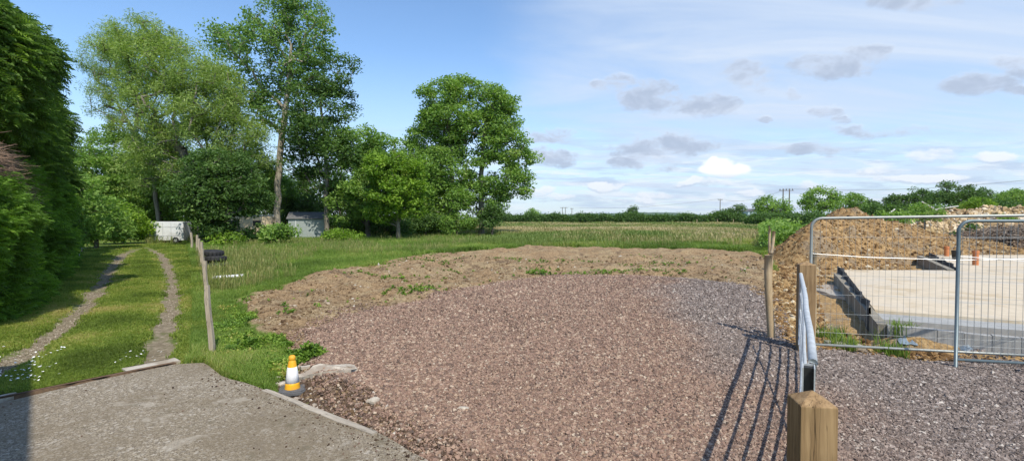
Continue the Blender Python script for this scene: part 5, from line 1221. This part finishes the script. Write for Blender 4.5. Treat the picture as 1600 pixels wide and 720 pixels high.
# high thin veil, thicker to the right and low down, streaked
plr = T.n('ShaderNodeMapping', {'Vector': pl, 'Rotation': (0, 0, math.radians(-38)), 'Scale': (.45, 1.5, 1)}).outputs[0]
n_v = T.noise(pl, .45, 7, .6, .4); n_s = T.noise(plr, .8, 8, .6, .9)
veil = T.m('ADD', T.ss(A, -.22, .32), T.m('MULTIPLY', T.m('SUBTRACT', n_v, .5), 1.3))
veil = T.m('SUBTRACT', veil, T.m('MULTIPLY', E, .25)); veil = T.m('MULTIPLY', T.ss(veil, .05, .9), T.m('ADD', .42, T.m('MULTIPLY', T.ss(n_s, .32, .66), .55)))
low = T.m('MULTIPLY', T.m('SUBTRACT', 1, T.ss(E, .02, .36)), .6)
veil = T.m('MAXIMUM', veil, low)
gap = blob(1500, 195, 190, 26, 1.2)
veil = T.m('MULTIPLY', veil, T.m('SUBTRACT', 1, T.m('MULTIPLY', gap, .35)))
c = T.mix(veil, base, C(.545, .64, .79))
c = T.mix(T.m('MULTIPLY', T.m('MULTIPLY', T.ss(n_s, .52, .72), T.ss(A, -.2, .3)), .4), c, C(.68, .74, .84))
gn = T.noise(T.n('ShaderNodeMapping', {'Vector': tc, 'Scale': (1, 1, 1.9)}).outputs[0], 13, 8, .62, .3)
def ragged(lst, amp=3.2, lo=.0, hi=.75, bias=.50, Ex=Ew):
    f = union([blob(*q, 1.5, Aw, Ex) for q in lst])
    v = T.m('ADD', T.m('SUBTRACT', f, bias), T.m('MULTIPLY', T.m('SUBTRACT', gn, .5), amp))
    return T.m('MULTIPLY', T.ss(v, lo, hi), T.ss(f, .0, .45))
# streaks of cloud near the horizon
strk = T.n('ShaderNodeCombineXYZ', {0: T.m('MULTIPLY', A, 5.0), 1: T.m('MULTIPLY', E, 42.0), 2: 0.0}).outputs[0]
sn = T.noise(strk, 1.5, 8, .62, .4)
sm = T.m('MULTIPLY', T.m('MULTIPLY', T.ss(sn, .47, .64), T.ss(E, 0, .02)), T.m('SUBTRACT', 1, T.ss(E, .08, .2)))
c = T.mix(T.m('MULTIPLY', sm, .7), c, C(.78, .82, .87))
sn2 = T.noise(T.n('ShaderNodeMapping', {'Vector': strk, 'Location': (7, 3, 0)}).outputs[0], 1.2, 8, .62, .3)
sm2 = T.m('MULTIPLY', T.m('MULTIPLY', T.ss(sn2, .5, .62), T.m('SUBTRACT', 1, T.ss(E, .1, .22))), .6)
c = T.mix(sm2, c, C(.42, .53, .70))
# small puffs of bright low cumulus
WH = [(945,291,26,6),(1025,303,26,7),(1165,298,22,6),(1465,241,40,9),(1380,264,34,6),(1130,307,24,6),(865,309,30,5),(838,300,20,6),(1000,313,30,5),(1100,283,50,5),(1560,247,40,7),(1450,278,60,5),(1260,288,28,6)]
c = T.mix(T.m('MULTIPLY', ragged([(x, y+4, a_, b_) for x, y, a_, b_ in WH]), .6), c, C(.46, .54, .68))
c = T.mix(T.m('MULTIPLY', ragged(WH, 4.0, .0, .9, .42), .8), c, C(.82, .85, .90))
# grey cumulus fragments, lit a little along the top
GR = [(1010,150,62,24),(972,132,26,12),(1055,162,40,14),(1105,165,44,18),(1165,118,44,22),(1300,104,56,17),(1350,86,34,15),(860,215,50,13),(868,246,36,14),(1040,228,80,17),(1010,254,52,11),(1290,176,30,8),(1275,230,62,11),(1520,130,58,17),(1580,107,40,13),(1380,205,90,9),(940,137,16,9),(1240,146,14,9),(1420,6,70,16),(1185,186,12,5),(1320,187,16,6),(1590,140,30,8)]
c = T.mix(T.m('MULTIPLY', ragged([(x, y-4, a_, b_) for x, y, a_, b_ in GR]), .45), c, C(.68, .735, .83))
c = T.mix(T.m('MULTIPLY', ragged(GR, 3.4, .0, .8, .42), .85), c, T.mix(T.ss(gn, .4, .65), C(.50, .57, .70), C(.36, .43, .56)))
# the one bright cumulus, flat-based
w2 = T.n('ShaderNodeTexNoise', {'Vector': tc, 'Scale': 22.0, 'Detail': 7.0, 'Roughness': .6}); wq = T.n('ShaderNodeSeparateColor', {0: w2.outputs['Color']}).outputs
A2_ = T.m('ADD', A, T.m('MULTIPLY', T.m('SUBTRACT', wq[0], .5), .03)); E2_ = T.m('ADD', E, T.m('MULTIPLY', T.m('SUBTRACT', wq[1], .5), .024))
cu = union([blob(x, y, a_, b_, .25, A2_, E2_) for x, y, a_, b_ in [(1122,259,26,14),(1147,266,28,11),(1110,267,22,10),(1132,271,42,7),(1115,252,12,8)]])
bot = T.ss(E, (340-282)/F, (340-264)/F)
c = T.mix(cu, c, T.mix(bot, C(.60, .66, .76), C(1.0, 1.0, 1.0)))
# ground half of the dome
c = T.mix(T.ss(sx[2], -.03, -.001), C(.2, .22, .2), c)
bg = T.n('ShaderNodeBackground', {'Color': c, 'Strength': STR}); wo = T.n('ShaderNodeOutputWorld', {0: bg.outputs[0]})
sc.view_settings.view_transform = 'Standard'; sc.view_settings.look = 'None'; sc.view_settings.exposure = .32; sc.view_settings.gamma = 1; sc.view_settings.use_curve_mapping = False
sc.render.engine = 'CYCLES'; sc.cycles.use_denoising = True; sc.cycles.max_bounces = 6; sc.cycles.diffuse_bounces = 3; sc.cycles.transparent_max_bounces = 6
